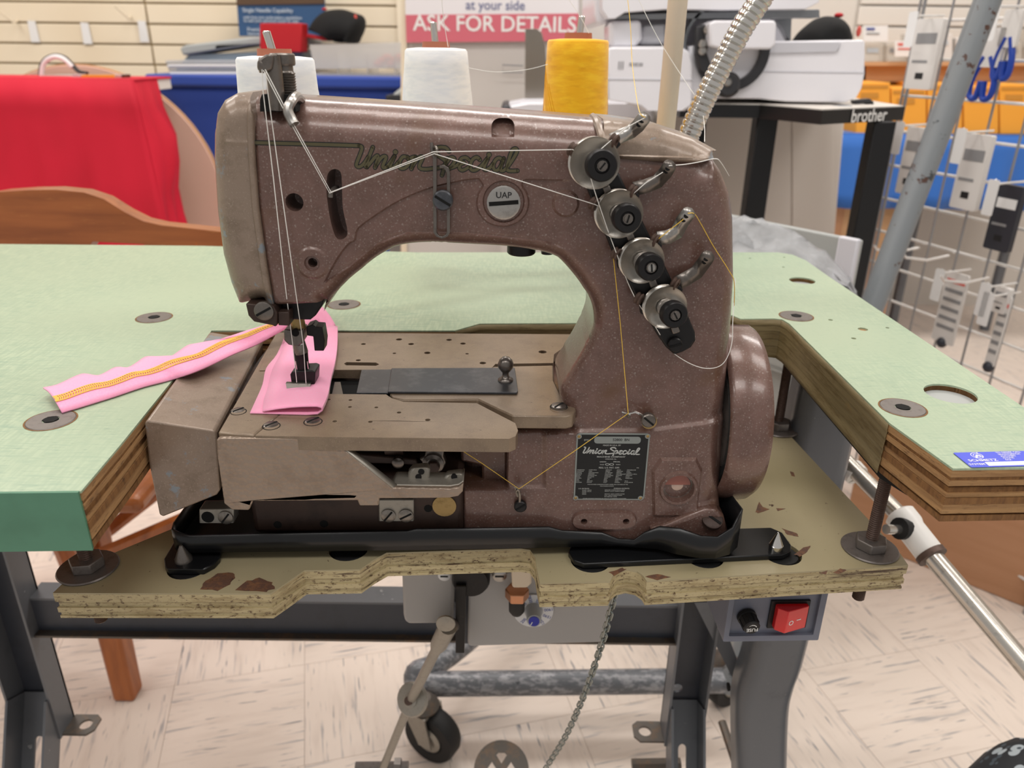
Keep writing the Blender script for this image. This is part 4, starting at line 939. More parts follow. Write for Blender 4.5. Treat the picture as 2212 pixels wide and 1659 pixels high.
foot('foot_plate', [(354, 1207), (392, 1140), (470, 1150), (478, 1186), (474, 1205), (462, 1218), (440, 1230), (362, 1229), (356, 1222)], (397, 1210), ())
foot('foot_plate', [(1228, 1192), (1240, 1210), (1262, 1218), (1690, 1198), (1708, 1190), (1710, 1178), (1690, 1150), (1665, 1139), (1560, 1142), (1400, 1150), (1240, 1160)], (1675, 1186), ())
for q in ((405, 1228), (1276, 1214), (1690, 1199), (752, 1190), (1522, 1205)):
    c = PZ(*q, ZB); 
    MB().lathe([(0, -.019), (.0135, -.019), (.0135, -.004), (.012, -.001), (0, -.001)], 24, Matrix.Translation((c.x, c.y + .002, ZB))).ob('rubber_isolator', 'rubber', tray)
# ------------------------------------------------------------------ things under the table
def yprism(name, pts, y, dep, m, parent=None, bev=0, holes=(), label=None, seg=2):
    """outline measured on the upright plane Y = y, dep metres deep"""
    f = lambda q: (lambda p: (p.x, p.z))(PY(q[0], q[1], y))
    o = MB().prism([f(q) for q in pts], y, y + dep, FRONT, holes=[[f(q) for q in h] for h in holes]).ob(name, m, parent, bev=bev, seg=seg, label=label)
    return fix(o)
def yrect(name, x0, y0, x1, y1, Yp, dep, m, parent=None, bev=0, label=None, seg=2): return yprism(name, [(x0, y0), (x1, y0), (x1, y1), (x0, y1)], Yp, dep, m, parent, bev, label=label, seg=seg)
stand = thing('table_stand', 'grey steel sewing table stand with channel legs and a dark cross beam', 'table stand', (-.15, .75, ZF))
def channel(xl, xr, y0, dep, z0, z1, m_in, m_out, hz):
    t = .003; g = thing_part = None
    o = MB().span((xl, y0, z0), (xl + t, y0 + dep, z1)).ob('leg', m_out, stand)
    MB().span((xr - t, y0, z0), (xr, y0 + dep, z1)).ob('leg_flange', m_out, o)
    cx_ = (xl + xr) / 2
    f = MB().prism([(xl, z0), (xr, z0), (xr, z1), (xl, z1)], y0 + dep - t, y0 + dep, FRONT, holes=[ring(cx_ - .008, hz, .007, 14)]).ob('leg_web', m_in, o); fix(f)
    return o
YL = .715
ra = PY(1455, 1450, YL); rb = PY(1540, 1450, YL); zt_a = -.0445; zb_a = PY(1430, 1612, YL).z
channel(ra.x, rb.x, YL, .034, zb_a, zt_a, 'frame_dark', 'frame_grey', PY(1470, 1488, YL + .03).z)
la = PY(88, 1450, YL); channel(la.x - .056, la.x, YL, .034, zb_a, zt_a, 'frame_dark', 'frame_grey', PY(60, 1525, YL + .03).z)
bz0, bz1 = PY(400, 1364, YL + .02).z, PY(400, 1296, YL + .02).z
MB().span((la.x - .003, YL + .016, bz0), (ra.x + .003, YL + .019, bz1)).ob('cross_beam', 'frame_dark', stand)
MB().span((la.x - .003, YL + .006, bz0), (ra.x + .003, YL + .02, bz0 + .003)).ob('beam_flange', 'frame_worn', stand)
MB().span((la.x - .003, YL + .016, bz1), (ra.x + .003, YL + .046, bz1 + .003)).ob('beam_flange', 'frame_grey', stand)
# tabs with a hole at the leg ends
for s, x in ((-1, ra.x), (1, la.x)):
    c = (x + s * .022, YL + .02); tb = MB().prism([(x, YL + .004), (x + s * .03, YL + .004), (x + s * .037, YL + .012), (x + s * .037, YL + .03), (x + s * .03, YL + .036), (x, YL + .036)][::1 if s > 0 else -1], zb_a + .001, zb_a + .004, holes=[ring(c[0], c[1], .008, 14)]).ob('leg_tab', 'frame_worn', stand)
# inner sliding feet with a slot, running forward
for x0, x1, s in ((ra.x + .004, rb.x - .004, 1), (la.x - .052, la.x - .004, -1)):
    zc = zb_a + .05
    P = [(0, zc), (.0, zc - .14), (.16, zc - .30), (.16, zc - .26), (.03, zc)]
    # sloping face towards the front with a real slot
    o3 = V((x0, YL + .028, zc)); dx = V((1, 0, 0)); dn = V((0, -.45, -.89)).normalized(); wd = x1 - x0
    Mf = frame(o3, dx, dn)
    f3 = MB().prism([(0, 0), (wd, 0), (wd, .32), (0, .32)], 0, .003, Mf, holes=[rrect(wd * .36, .055, wd * .62, .15, .006)]).ob('sliding_foot', 'frame_grey', stand); fix(f3)
    for xx in (x0, x1): MB().box((0 if xx == x0 else wd, .16, -.017), (.003, .32, .034), Mf).ob('foot_side', 'frame_grey', f3)
# stout right leg that kinks near the bottom
kl = [(1797, 900), (1692, 1400), (1662, 1500), (1652, 1560), (1650, 1700), (1650, 1760)]
kc = [PY(*q, .665) for q in kl]; kc = [PY(1833, 760, .665)] + kc
kc[0].z = -.0445
rowl, rowr = [], []
b = MB(); hwd = .0285
sec = [(-hwd, .04), (-hwd, .008), (-hwd + .006, .001), (-hwd + .014, 0), (hwd - .014, 0), (hwd - .006, .001), (hwd, .008), (hwd, .04)]
b.grid([[(p.x + a, p.y + c, p.z) for a, c in sec] for p in spline(kc, 4)]).ob('leg_column', 'frame_grey', stand, solid=.0025, smooth=50)
for q in ((1612, 1391), (1585, 1512)):
    c = PY(*q, .67); MB().lathe([(0, -.001), (.005, -.001), (.005, .001), (0, .001)], 14, along((c.x - .001, c.y + .02, c.z), (-1, 0, 0))).ob('bolt_hole', 'black_void', stand)
# diagonal brace from the stand to the column
yprism('brace', [(1500, 1302), (1545, 1300), (1606, 1460), (1600, 1500)], .72, .02, 'frame_grey', stand)
MB().tube([PY(1560, 1560, .80), PY(1600, 1680, .72)], .006, 8).ob('brace_bar', 'frame_worn', stand)
MB().tube([PY(1365, 1652, .75), PY(1470, 1650, .75)], .008, 10).ob('foot_bar', 'frame_worn', stand)
# ---------------- servo motor
YM = .60
motor = thing('servo_motor', 'grey servo motor with a blue-tipped speed dial under the drop board', 'motor', PY(1150, 1395, YM))
yprism('housing', [(1012, 1238), (1322, 1232), (1310, 1388), (1016, 1397), (1010, 1392)], YM, .11, 'motor_grey', motor, bev=.003, seg=3)
yprism('belt_cover', [(868, 1236), (983, 1236), (978, 1348), (885, 1349), (874, 1342), (871, 1330)], YM - .005, .11, 'motor_grey', motor, bev=.003, seg=3)
yprism('control_lever', [(984, 1266), (1007, 1266), (1003, 1412), (984, 1412)], YM - .022, .008, 'black_oxide', motor, bev=.001)
yprism('gap_plate', [(978, 1236), (1014, 1236), (1014, 1390), (990, 1390)], YM + .006, .09, 'frame_dark', motor)
for q, r, m_ in (((960, 1241), .006, 'tag_white'), ((1079, 1241), .007, 'steel')):
    o = MB().lathe([(r, 0), (r, .002), (r * .7, .003), (0, .003)], 16, along(PY(*q, YM - .003), (0, -1, 0))).ob('cover_screw', m_, motor)
    MB().box((0, 0, .003), (r * 1.2, r * .25, .001), along(PY(*q, YM - .003), (0, -1, 0))).ob('screw_slot', 'ink_black', o)
MB().lathe([(.018, 0), (.018, .008), (.016, .012), (0, .012)], 24, along(PY(1018, 1241, YM - .006), (0, -1, 0))).ob('plug', 'black_oxide', motor)
yprism('mount_block', [(1104, 1230), (1150, 1228), (1148, 1262), (1140, 1270), (1106, 1270)], YM - .03, .035, 'cream_plastic', motor, bev=.002)
nq = PY(1117, 1272, YM - .016); MB().prism(ring(0, 0, .0115, 6), -.010, 0, Matrix.Translation(nq)).ob('adjusting_nut', 'copper_nut', motor, bev=.001)
MB().lathe([(0, -.03), (.005, -.029), (.0075, -.025), (.0078, -.008), (0, -.008)], 18, Matrix.Translation(nq)).ob('bolt_cap', 'rubber', motor)
dq = PY(1152, 1318, YM - .0005); DM = along(dq, (0, -1, 0)); DM = frame(dq, (1, 0, 0), (0, 0, 1))
dial = MB().lathe([(.0195, 0), (.0195, .0015), (0, .0015)], 36, DM).ob('speed_dial', 'dial_white', motor)
pts = []
for k, tx in enumerate(('200', '0', '3450', '3140', '2830', '2520', '2210', '1900', '1590', '1280')):
    a = math.radians(232 - k * 32.0)
    pts.append((tx, .0150 * math.cos(a), .0150 * math.sin(a), .0045, 'CENTER', 1, a + PI))
lettering('dial_numbers', pts, DM, 'ink_blue', dial, .0016)
kd = V((.0, -1, .12)).normalized(); KM = along(dq + V((.0002, -.0015, .001)), kd)
MB().lathe([(0, 0), (.0085, 0), (.009, .002), (.0075, .005), (.0070, .0165), (.0064, .018), (0, .018)], 24, KM).ob('speed_knob', 'knob_grey', dial)
MB().lathe([(0, .0182), (.0052, .0182), (.0052, .0188), (0, .0188)], 20, KM).ob('knob_cap', 'deep_blue', dial)
MB().box((-.0012, -.003, .019), (.0008, .0035, .0003), KM @ Matrix.Rotation(-.45, 4, 'Z')).ob('knob_pointer', 'ink_white', dial)
# ---------------- treadle rod
rod = thing('treadle_rod', 'thin grey connecting rod with ball joint between motor and treadle', 'rod', PY(826, 1655, .66))
r1, r2, r3 = PY(968, 1352, YM - .03), PY(888, 1512, .635), PY(822, 1672, .68)
MB().tube([r1, r1.lerp(r2, .22), r1.lerp(r2, .3), r2], [.009, .0085, .0052, .0052], 12).ob('upper_rod', 'cast_alloy', rod)
MB().tube([r2, r3], .005, 12).ob('lower_rod', 'cast_alloy', rod)
MB().tube([PY(965, 1346, YM - .034), PY(990, 1352, YM - .01)], .006, 12).ob('lever_bolt', 'bolt_steel', rod)
MB().lathe([(.0088, 0), (.0088, .002), (.004, .003), (0, .003)], 16, along(PY(963, 1345, YM - .041), (0, -1, 0))).ob('rod_end', 'cast_alloy', rod)
jm = along(r2, (-.35, -.75, .55)); MB().lathe([(0, -.006), (.018, -.006), (.019, -.003), (.017, 0), (.008, .001), (.008, .003), (.005, .004), (0, .004)], 24, jm).ob('ball_joint', 'cast_alloy', rod)
MB().lathe([(.0048, .004), (.0048, .007), (0, .0075)], 14, jm).ob('joint_pin', 'rusty_bolt', rod)
MB().tube([r3 + V((-.03, 0, .012)), r3 + V((.035, 0, .014))], .006, 10).ob('cross_bolt', 'bolt_steel', rod)
MB().prism(ring(0, 0, .010, 6), -.004, .004, along(r3 + V((.022, 0, .014)), (1, 0, 0))).ob('lock_nut', 'bolt_steel', rod)
# ---------------- round pedal
ped = thing('foot_pedal', 'round dark iron foot pedal with diamond cut-outs', 'pedal', PZ(1083, 1680, ZF))
pc_ = PY(1083, 1664, .72); pn = V((0, -.62, .78)).normalized(); PM = frame(pc_, (1, 0, 0), V((0, .78, .62)))
dia = lambda x, y, a, b: [(x - a, y), (x, y - b), (x + a, y), (x, y + b)]
fix(MB().prism(ring(0, 0, .036, 36), -.002, .002, PM, holes=[[(-.007, .018), (0, .008), (.007, .018), (.004, .0205), (-.004, .0205)], dia(-.0125, -.001, .0075, .011), dia(.0125, -.001, .0075, .011), dia(0, -.021, .008, .009)]).ob('tread', 'frame_worn', ped, bev=.0006))
MB().tube([pc_ + V((0, 0, -.002)), V((pc_.x, pc_.y + .02, ZF + .002))], .006, 10).ob('pedal_post', 'frame_worn', ped)
MB().lathe([(0, 0), (.03, 0), (.03, .004), (0, .004)], 20, Matrix.Translation((pc_.x, pc_.y + .02, ZF))).ob('pedal_base', 'frame_worn', ped)
# ---------------- lift chain
chain = thing('lift_chain', 'thin zinc chain hanging from the notch of the drop board', 'chain', PY(1180, 1659, .6))
cp = spline([PY(1338, 1240, .478), PY(1326, 1290, .485), PY(1300, 1390, .50), PY(1262, 1500, .525), PY(1222, 1590, .555), PY(1182, 1655, .585), PY(1150, 1710, .61)], 30)
acc = 0; last = cp[0]; pitch = .0072; lk = 0
link_me = MB().tube([(.0024 * math.cos(a), 0, (.0032 if math.sin(a) > 0 else -.0032) + .0024 * math.sin(a)) for a in np.linspace(0, 2 * PI, 11)[:-1]], .0009, 5, closed=True)
_lo = link_me.ob('chain_link', 'chain_zinc', None); _lm = _lo.data; bpy.data.objects.remove(_lo)
for p, q in zip(cp, cp[1:]):
    acc += (q - p).length
    if acc >= pitch:
        acc -= pitch; o = bpy.data.objects.new('chain_link', _lm); COL.objects.link(o)
        o.matrix_world = along(q, q - p) @ Matrix.Rotation(.6 + (PI / 2 if lk % 2 else 0), 4, 'Z'); hang(o, chain); lk += 1
# ---------------- switch box
sw = thing('switch_box', 'slate grey switch box with a red rocker and a black fuse knob', 'switch box', PY(1670, 1388, .50))
YS = .495
s00 = PY(1566, 1299, YS); s11 = PY(1774, 1288, YS); sl = PY(1562, 1390, YS)
x0, x1 = PY(1565, 1340, YS).x, PY(1776, 1340, YS).x; z0, z1 = PY(1665, 1381, YS).z, ZB - BT - .001
SB = frame((x0, YS, z0), (math.cos(.04), math.sin(.04), 0), (0, 0, 1)); ww, hh = x1 - x0, z1 - z0
fr_ = MB().prism(rrect(0, 0, ww, hh, .001), -.09, 0, SB).ob('case', 'box_slate', sw, bev=.001)
rim = MB(); e = .0042
fix(MB().prism(rrect(0, 0, ww, hh, .001), 0, .0035, SB, holes=[rrect(e, e * 1.3, ww - e * 1.2, hh - e, .001)]).ob('bezel', 'box_slate', sw, bev=.0007))
fm = SB @ Matrix.Translation((ww * .22, hh * .47, 0)); kf = PY(1612, 1330, YS); FKM = along(kf, SB.to_3x3() @ V((.06, -.1, 1)))
fk = MB().lathe([(.0078, 0), (.0078, .003), (.0068, .0032), (.0066, .0125), (.0058, .0135), (0, .0135)], 30, FKM).ob('fuse_knob', 'rubber', sw, label='ribbed black fuse knob')
for k in range(20):
    a = 2 * PI * k / 20; MB().box((.0068 * math.cos(a), .0068 * math.sin(a), .0075), (.0008, .0008, .008), FKM).ob('knob_rib', 'rubber', fk) if k % 2 == 0 else None
FT = frame(FKM @ V((0, 0, .0136)), SB.to_3x3() @ V((1, 0, 0)), SB.to_3x3() @ V((0, 1, 0)))
lettering('fuse_print', [('FUSE', 0, -.0012, .0044, 'CENTER', 1, PI + .08)], FT, 'ink_white', fk, .0002)
ar = MB(); ribbon(ar, [(.0034 * math.cos(a), .0004 + .0030 * math.sin(a)) for a in np.linspace(.5, 2.4, 10)], .0003, FT @ Matrix.Translation((0, 0, .0003))); ar.ob('fuse_arrow', 'ink_white', fk, smooth=0)
sx0, sx1 = ww * .445, ww * .85; sy0, sy1 = PY(1700, 1357, YS).z - z0, PY(1700, 1298, YS).z - z0
MB().prism([(sx0, sy0), (sx1, sy0), (sx1, sy1), (sx0, sy1)], 0, .002, SB).ob('switch_frame', 'black_oxide', sw, bev=.0004)
ri = [(sx0 + .0035, .002), (sx0 + .0035, .0072), (sx0 + .0105, .0118), (sx1 - .0022, .0052), (sx1 - .0022, .002)]
RM = SB @ Matrix(((1, 0, 0, 0), (0, 0, 1, 0), (0, 1, 0, 0), (0, 0, 0, 1)))
rk_ = fix(MB().prism(ri, sy0 + .003, sy1 - .0028, RM).ob('rocker', 'red_lens', sw, bev=.0006, label='red rocker switch marked 0 and 1'))
rd = V((sx1 - .0022 - sx0 - .0105, 0, .0052 - .0118)).normalized(); rc_ = V((sx0 + .0105, (sy0 + sy1) / 2, .0118))
T3 = SB @ frame(rc_, rd, (0, 1, 0))
mk = MB(); mk.prism(ring(.0045, -.0012, .0022, 20), .0001, .0003, T3, holes=[ring(.0045, -.0012, .0016, 20)]); mk.box((.0118, 0, .0002), (.0042, .0007, .0002), T3); mk.ob('rocker_marks', 'ink_white', rk_, smooth=0)
# ---------------- knee lift bar
kb_ = thing('knee_lift', 'chrome knee-lift bar with a chipped white tee joint beside the drop board', 'lever', PY(1990, 1150, .65))
k0, k1, k2 = PY(1815, 985, .74), PY(1978, 1155, .65), PY(2240, 1468, .53)
ka, kbb = PY(1940, 1108, .672), PY(2012, 1200, .628)
MB().tube([k0, ka.lerp(kbb, .1)], .0088, 16).ob('bar', 'satin_chrome', kb_)
MB().tube([kbb.lerp(ka, .1), k2], .0095, 16).ob('bar', 'satin_chrome', kb_)
MB().tube([ka, ka.lerp(kbb, .05), ka.lerp(kbb, .3), ka.lerp(kbb, .4), kbb.lerp(ka, .05), kbb], [.012, .0155, .0155, .0138, .0138, .0125], 20).ob('tee_joint', 'white_enamel', kb_, label='white enamelled tee joint with chips')
MB().tube([kbb.lerp(ka, .06), kbb + (kbb - ka) * .05], .0148, 20).ob('collar', 'rusty_bolt', kb_)
sp_ = ka.lerp(kbb, .4); MB().tube([sp_, sp_ + V((-.032, -.012, .008))], .005, 14).ob('side_pin', 'chrome', kb_)
MB().tube([sp_ + V((-.006, -.002, .002)), sp_ + V((-.016, -.006, .005))], .011, 16).ob('pin_collar', 'rubber', kb_)
MB().tube([PY(1838, 1012, .73), PY(1852, 1028, .72)], .0125, 16).ob('end_socket', 'white_enamel', kb_)
MB().tube([PY(1838, 1012, .73), V((.262, .70, -.16)), V((.262, .70, -.139))], .006, 10).ob('bracket', 'bolt_steel', kb_)
# ---------------- rolling stand with leaning pole
rs = thing('rolling_stand', 'tubular rolling stand with casters and a leaning chipped grey pole', 'stand', PZ(935, 1632, ZF))
zt3 = -.742
ta, tb_, tc_ = PZ(905, 1478, zt3), PZ(1562, 1470, zt3), PZ(1010, 1385, zt3)
MB().tube([ta, tb_], .0205, 18).ob('base_tube', 'pipe_worn', rs)
MB().tube(spline([ta + V((-.004, 0, -.01)), ta + V((-.006, .012, .012)), ta.lerp(tc_, .3) + V((0, 0, .012)), tc_, tc_ + (tc_ - ta) * 1.5], 5), .019, 16).ob('side_tube', 'pipe_worn', rs)
MB().tube([tb_ + V((0, 0, -.01)), V((tb_.x + .02, tb_.y, zt3 + .02)), V((tb_.x + .04, tb_.y + .02, -.65)), PY(1888, 650, 1.27), PY(2175, -110, 1.32)], .0200, 20).ob('leaning_pole', 'pipe_grey', rs, label='leaning grey pole with chipped paint')
def caster(wc, r, yaw, parent):
    T = Matrix.Translation(wc) @ Matrix.Rotation(yaw, 4, 'Z') @ Matrix.Rotation(PI / 2, 4, 'X')
    o = MB().lathe([(.0, -.013), (r * .52, -.013), (r * .58, -.016), (r * .93, -.016), (r, -.010), (r, .010), (r * .93, .016), (r * .58, .016), (r * .52, .013), (0, .013)], 32, T).ob('caster_wheel', 'rubber', parent)
    MB().lathe([(0, .014), (r * .35, .019), (r * .5, .016), (r * .5, -.016), (r * .35, -.019), (0, -.014)], 24, T).ob('wheel_hub', 'cast_alloy', o)
    R3 = Matrix.Translation(wc) @ Matrix.Rotation(yaw, 4, 'Z')
    fk = MB()
    for s in (-1, 1):
        fk.add([(-.012, s * .021, -.008), (.012, s * .021, -.008), (.022 - .02, s * .021, r * .95), (-.036, s * .021, r * .95), (-.012, s * .024, -.008), (.012, s * .024, -.008), (.022 - .02, s * .024, r * .95), (-.036, s * .024, r * .95)], [(0, 1, 2, 3), (4, 7, 6, 5), (0, 4, 5, 1), (1, 5, 6, 2), (2, 6, 7, 3), (3, 7, 4, 0)], R3)
    fk.span((-.036, -.024, r * .95), (.002, .024, r * 1.08), R3); fix(fk.ob('caster_fork', 'cast_alloy', o))
    MB().lathe([(.024, r * 1.05), (.026, r * 1.15), (.02, r * 1.35), (.012, r * 1.5), (0, r * 1.5)], 20, R3 @ Matrix.Translation((-.016, 0, 0))).ob('caster_swivel', 'frame_worn', o)
wq = PZ(937, 1630, ZF); caster(V((wq.x, wq.y, ZF + .047)), .047, -.5, rs)
wq2 = PZ(1556, 1560, ZF); caster(V((wq2.x + .02, wq2.y + .05, ZF + .047)), .047, .6, rs)
# ---------------- cardboard box
b0, b1 = PZ(1950, 1206, ZF), PZ(2212, 1312, ZF); bd_ = (b1 - b0).normalized(); A0 = b0 - bd_ * .14; L = .75
CB = frame(A0, bd_, V((-bd_.y, bd_.x, 0)))
hz_ = PP(1870, 1000, A0, V((-bd_.y, bd_.x, 0))).z - ZF
L = (b1 - A0).length + .06
box = thing('cardboard_box', 'large brown cardboard box with printed arrows on the floor under the table', 'box', A0 + bd_ * .3)
MB().span((0, 0, 0.001), (L, .3, hz_), CB).ob('carton_body', 'carton', box, bev=.002)
nb_ = V((-bd_.y, bd_.x, 0))
MB().prism([(0, 0), (.2, 0), (.19, .09), (.01, .09)], 0, .003, frame(A0 + V((0, 0, hz_)) - nb_ * .0, bd_, V((0, 0, 1)) - nb_ * .55)).ob('flap', 'carton_flap', box)
FMx = frame(A0 + V((0, 0, hz_)), bd_, V((0, 0, 1)) - nb_ * .55)
ab = MB()
for k in (.035, .062):
    ab.prism([(k - .002, .02), (k + .002, .02), (k + .002, .045), (k + .007, .045), (k, .057), (k - .007, .045), (k - .002, .045)], .0032, .0036, FMx)
ab.box((.05, .014, .0034), (.075, .003, .0004), FMx); ab.ob('arrow_print', 'carton_ink', box, smooth=0)
# ---------------- dark camouflage cloth bottom right
cm = thing('camouflage_bag', 'dark bag in grey pixel camouflage cut off by the bottom right corner', 'bag', PZ(2200, 1760, ZF))
q = PY(2320, 1800, .60); 
gr = []
for i in range(13):
    t = i / 12 * PI; gr.append([(q.x + .135 * math.cos(k) * (math.sin(t) if i <= 6 else (1, 1.04, 1.06, 1.05, .98, 0)[i - 7]) * (1 + .05 * math.sin(5 * k)), q.y + .10 * math.sin(k) * (math.sin(t) if i <= 6 else (1, 1.04, 1.06, 1.05, .98, 0)[i - 7]), (q.z + .085 * math.cos(t) + .012 * math.sin(3 * k + 2 * t)) if i <= 6 else q.z + .006 * math.sin(3 * k) - (q.z - ZF - .002) * (i - 6) / 6) for k in np.linspace(0, 2 * PI, 25)])
MB().grid(gr).ob('bag_body', 'camo_black', cm, smooth=60, weld=True)
MB().tube(spline([V((q.x - .05, q.y, q.z + .078)), V((q.x - .03, q.y, q.z + .10)), V((q.x + .03, q.y, q.z + .10)), V((q.x + .05, q.y, q.z + .078))], 5), .008, 8).ob('bag_handle', 'rubber', cm)
# ---------------- wooden chair behind the table
ch = thing('wooden_chair', 'varnished wooden chair with a curved back rail behind the sewing table', 'chair', PZ(150, 1450, ZF))
rail = [(-120, 432), (-60, 424), (0, 414), (60, 410), (120, 409), (180, 415), (225, 430), (270, 458), (310, 478), (350, 487), (420, 494), (500, 503), (560, 512), (560, 570), (500, 556), (380, 548), (330, 545), (310, 528), (200, 522), (185, 545), (100, 548), (0, 550), (-120, 555)]
yprism('back_rail', rail, 1.22, .03, 'wood_chair', ch, bev=.006, seg=3)
for x, m_ in ((-60, 0), (430, 0)):
    t_ = PY(x, 520, 1.235); MB().tube([t_, V((t_.x, 1.22, -.40)), V((t_.x, 1.30 if x > 0 else 1.28, ZF))], [.016, .02, .018], 8).ob('back_post', 'wood_leg', ch)
seat_z = -.40
f1 = PZ(278, 1500, ZF); f2 = PZ(40, 1278, ZF)
MB().span((f2.x - .06, f1.y - .05, seat_z - .03), (f1.x + .12, 1.25, seat_z)).ob('seat', 'wood_chair', ch, bev=.012, seg=3)
for fq, top_ in ((f1, V((f1.x - .035, f1.y + .06, seat_z - .03))), (f2, V((f2.x - .01, f2.y - .02, seat_z - .03)))):
    d = [.019, .017]
    MB().add([(*(top_ + V((a * .024, b_ * .024, 0))),) for a, b_ in ((-1, -1), (1, -1), (1, 1), (-1, 1))] + [(*(fq + V((a * .019, b_ * .019, 0))),) for a, b_ in ((-1, -1), (1, -1), (1, 1), (-1, 1))], [(0, 3, 2, 1), (4, 5, 6, 7), (0, 1, 5, 4), (1, 2, 6, 5), (2, 3, 7, 6), (3, 0, 4, 7)]).ob('leg', 'wood_leg', ch, bev=.006)
s1, s2 = PY(400, 1135, 1.02), PY(235, 1200, 1.12)
MB().tube([PY(410, 1125, 1.02), PY(180, 1222, 1.05)], .018, 8).ob('stretcher', 'wood_leg', ch)
MB().tube([PY(370, 1040, 1.2), PY(215, 1160, 1.15)], .013, 8).ob('stretcher', 'wood_leg', ch)
# ---------------- pink fabric strip
pk = thing('pink_fabric', 'folded strip of pink knit fabric with yellow coverstitching under the presser foot', 'fabric', PZ(600, 800, .001))
L_e = [(93, 838), (123, 832), (164, 813), (183, 808), (209, 812), (225, 807), (250, 794), (275, 795), (294, 785), (313, 772), (332, 771), (364, 773), (383, 762), (405, 747), (424, 743), (459, 739), (503, 725), (554, 711), (596, 697)]
R_e = [(134, 892), (186, 876), (250, 856), (313, 835), (376, 819), (440, 796), (503, 766), (554, 745), (598, 721), (632, 703)]
Rs = spline([V(q) for q in R_e], 8); rows = []
for k_, a in enumerate(L_e):
    u_ = k_ / (len(L_e) - 1); b = Rs[min(len(Rs) - 1, int(u_ * (len(Rs) - 1)))]
    lift = max(0, (u_ - .75) / .25); zl = .006 + .010 * lift; zr = .0012 + .010 * lift + (.004 if u_ > .45 else 0)
    pa, pb = PZ(a[0], a[1], zl), PZ(b.x, b.y, zr); row = []
    for k in range(9):
        t = k / 8; p = pa.lerp(pb, t); p.z += .004 * math.sin(PI * t) ** 1.2; row.append(p)
    rows.append(row)
rs_ = []
for k in range(9): rs_.append(spline([r[k] for r in rows], 3))
rows2 = list(zip(*rs_))
fs_ = MB().grid([list(r) for r in rows2]).ob('sewn_tail', 'pink_knit', pk, solid=.0011, smooth=70)
# stitch line along the tail: tiny yellow loops
sb = MB(); n_ = len(rows2)
for i in range(n_ - 1):
    for h in (0, .5):
        r0, r1_ = rows2[i], rows2[i + 1]
        f = lambda t, r=r0, s=r1_, h=h: (V(r[int(t)]).lerp(V(r[min(8, int(t) + 1)]), t - int(t))).lerp(V(s[int(t)]).lerp(V(s[min(8, int(t) + 1)]), t - int(t)), h) + V((0, 0, .0011))
        w0 = 4.9 - .5 * (i / n_); w1 = w0 + 1.1
        p, q_ = f(w0), f(w1)
        sb.tube([p, p.lerp(q_, .5) + V((.0008, .0004, .0003)), q_], .00042, 4)
for t0 in (4.9, 5.4, 6.0):
    line = []
    for i in range(n_):
        t = t0 - .5 * (i / n_); r = rows2[i]; line.append(V(r[int(t)]).lerp(V(r[int(t) + 1]), t - int(t)) + V((0, 0, .0010)))
    sb.tube(line, .0004, 4)
sb.ob('stitching', 'stitch_yellow', pk); 
# wrapped loop from the tail round behind the head to the folded end in front
e0 = [(597, 700, .011), (640, 690, .014), (690, 668, .016), (724, 702, .012)]
bk_l = [PZ(600, 697, .012), PZ(650, 676, .014), PZ(690, 662, .016), PZ(710, 678, .014), PZ(725, 703, .008)]
bk_r = [PZ(632, 716, .008), PZ(655, 712, .008), PZ(680, 700, .008), PZ(690, 705, .006), PZ(690, 720, .004)]
fl_l = [PZ(q[0], q[1], z) for q, z in (((616, 722), .002), ((598, 765), .0012), ((575, 795), .0012), ((567, 830), .0012), ((552, 865), .0012), ((540, 891), .0012))]
fl_m = [PZ(q[0], q[1], z) for q, z in (((622, 722), .004), ((606, 765), .003), ((588, 800), .003), ((578, 840), .0028), ((570, 865), .0026), ((567, 889), .0022))]
fl_r = [PZ(q[0], q[1], z) for q, z in (((725, 703), .008), ((724, 745), .006), ((718, 785), .005), ((710, 815), .005), ((703, 850), .006), ((691, 878), .007))]
fl_r2 = [p + V((-.002, 0, -.0045)) for p in fl_r]
# upper layer, rolling over at the right into the lower layer
rows = []
for a, m_, r_ in zip(spline(fl_l, 4), spline(fl_m, 4), spline(fl_r, 4)):
    top_ = [m_.lerp(r_, t) + V((0, 0, .0012 * math.sin(PI * t))) for t in (0, .25, .5, .7, .85, .95)]
    roll = [r_ + V((.0012, 0, -.001)), r_ + V((.0012, 0, -.003)), V((r_.x - .002, r_.y, max(.0006, r_.z - .0055)))]
    under = [V((r_.x + (a.x - r_.x) * t, r_.y + (a.y - r_.y) * t, .0007)) for t in (.2, .5, .8, 1)]
    rows.append(top_ + roll + under)
MB().grid(rows).ob('folded_end', 'pink_knit', pk, solid=.0009, smooth=70)
lp = []
for a, b in zip(spline(bk_l, 5), spline(bk_r, 5)): lp.append([a.lerp(b, t) for t in (0, .33, .66, 1)])
MB().grid(lp).ob('loop', 'pink_knit', pk, solid=.001, smooth=70)
# ------------------------------------------------------------------ room shell
YW = 3.45; ZC = 1.95
wb = MB().span((-4, YW, ZF), (4.6, YW + .1, ZC)).ob('wall_back', 'wall_white'); struct(wb, 'pale back wall')
struct(MB().span((-4.1, -.6, ZF), (-4, YW, ZC)).ob('wall_left', 'wall_white'), 'pale left wall')
struct(MB().span((4.5, -.6, ZF), (4.6, YW, ZC)).ob('wall_right', 'wall_white'), 'pale right wall')
struct(MB().span((-4, -.6, ZC), (4.6, YW, ZC + .05)).ob('ceiling', 'wall_white'), 'white ceiling')
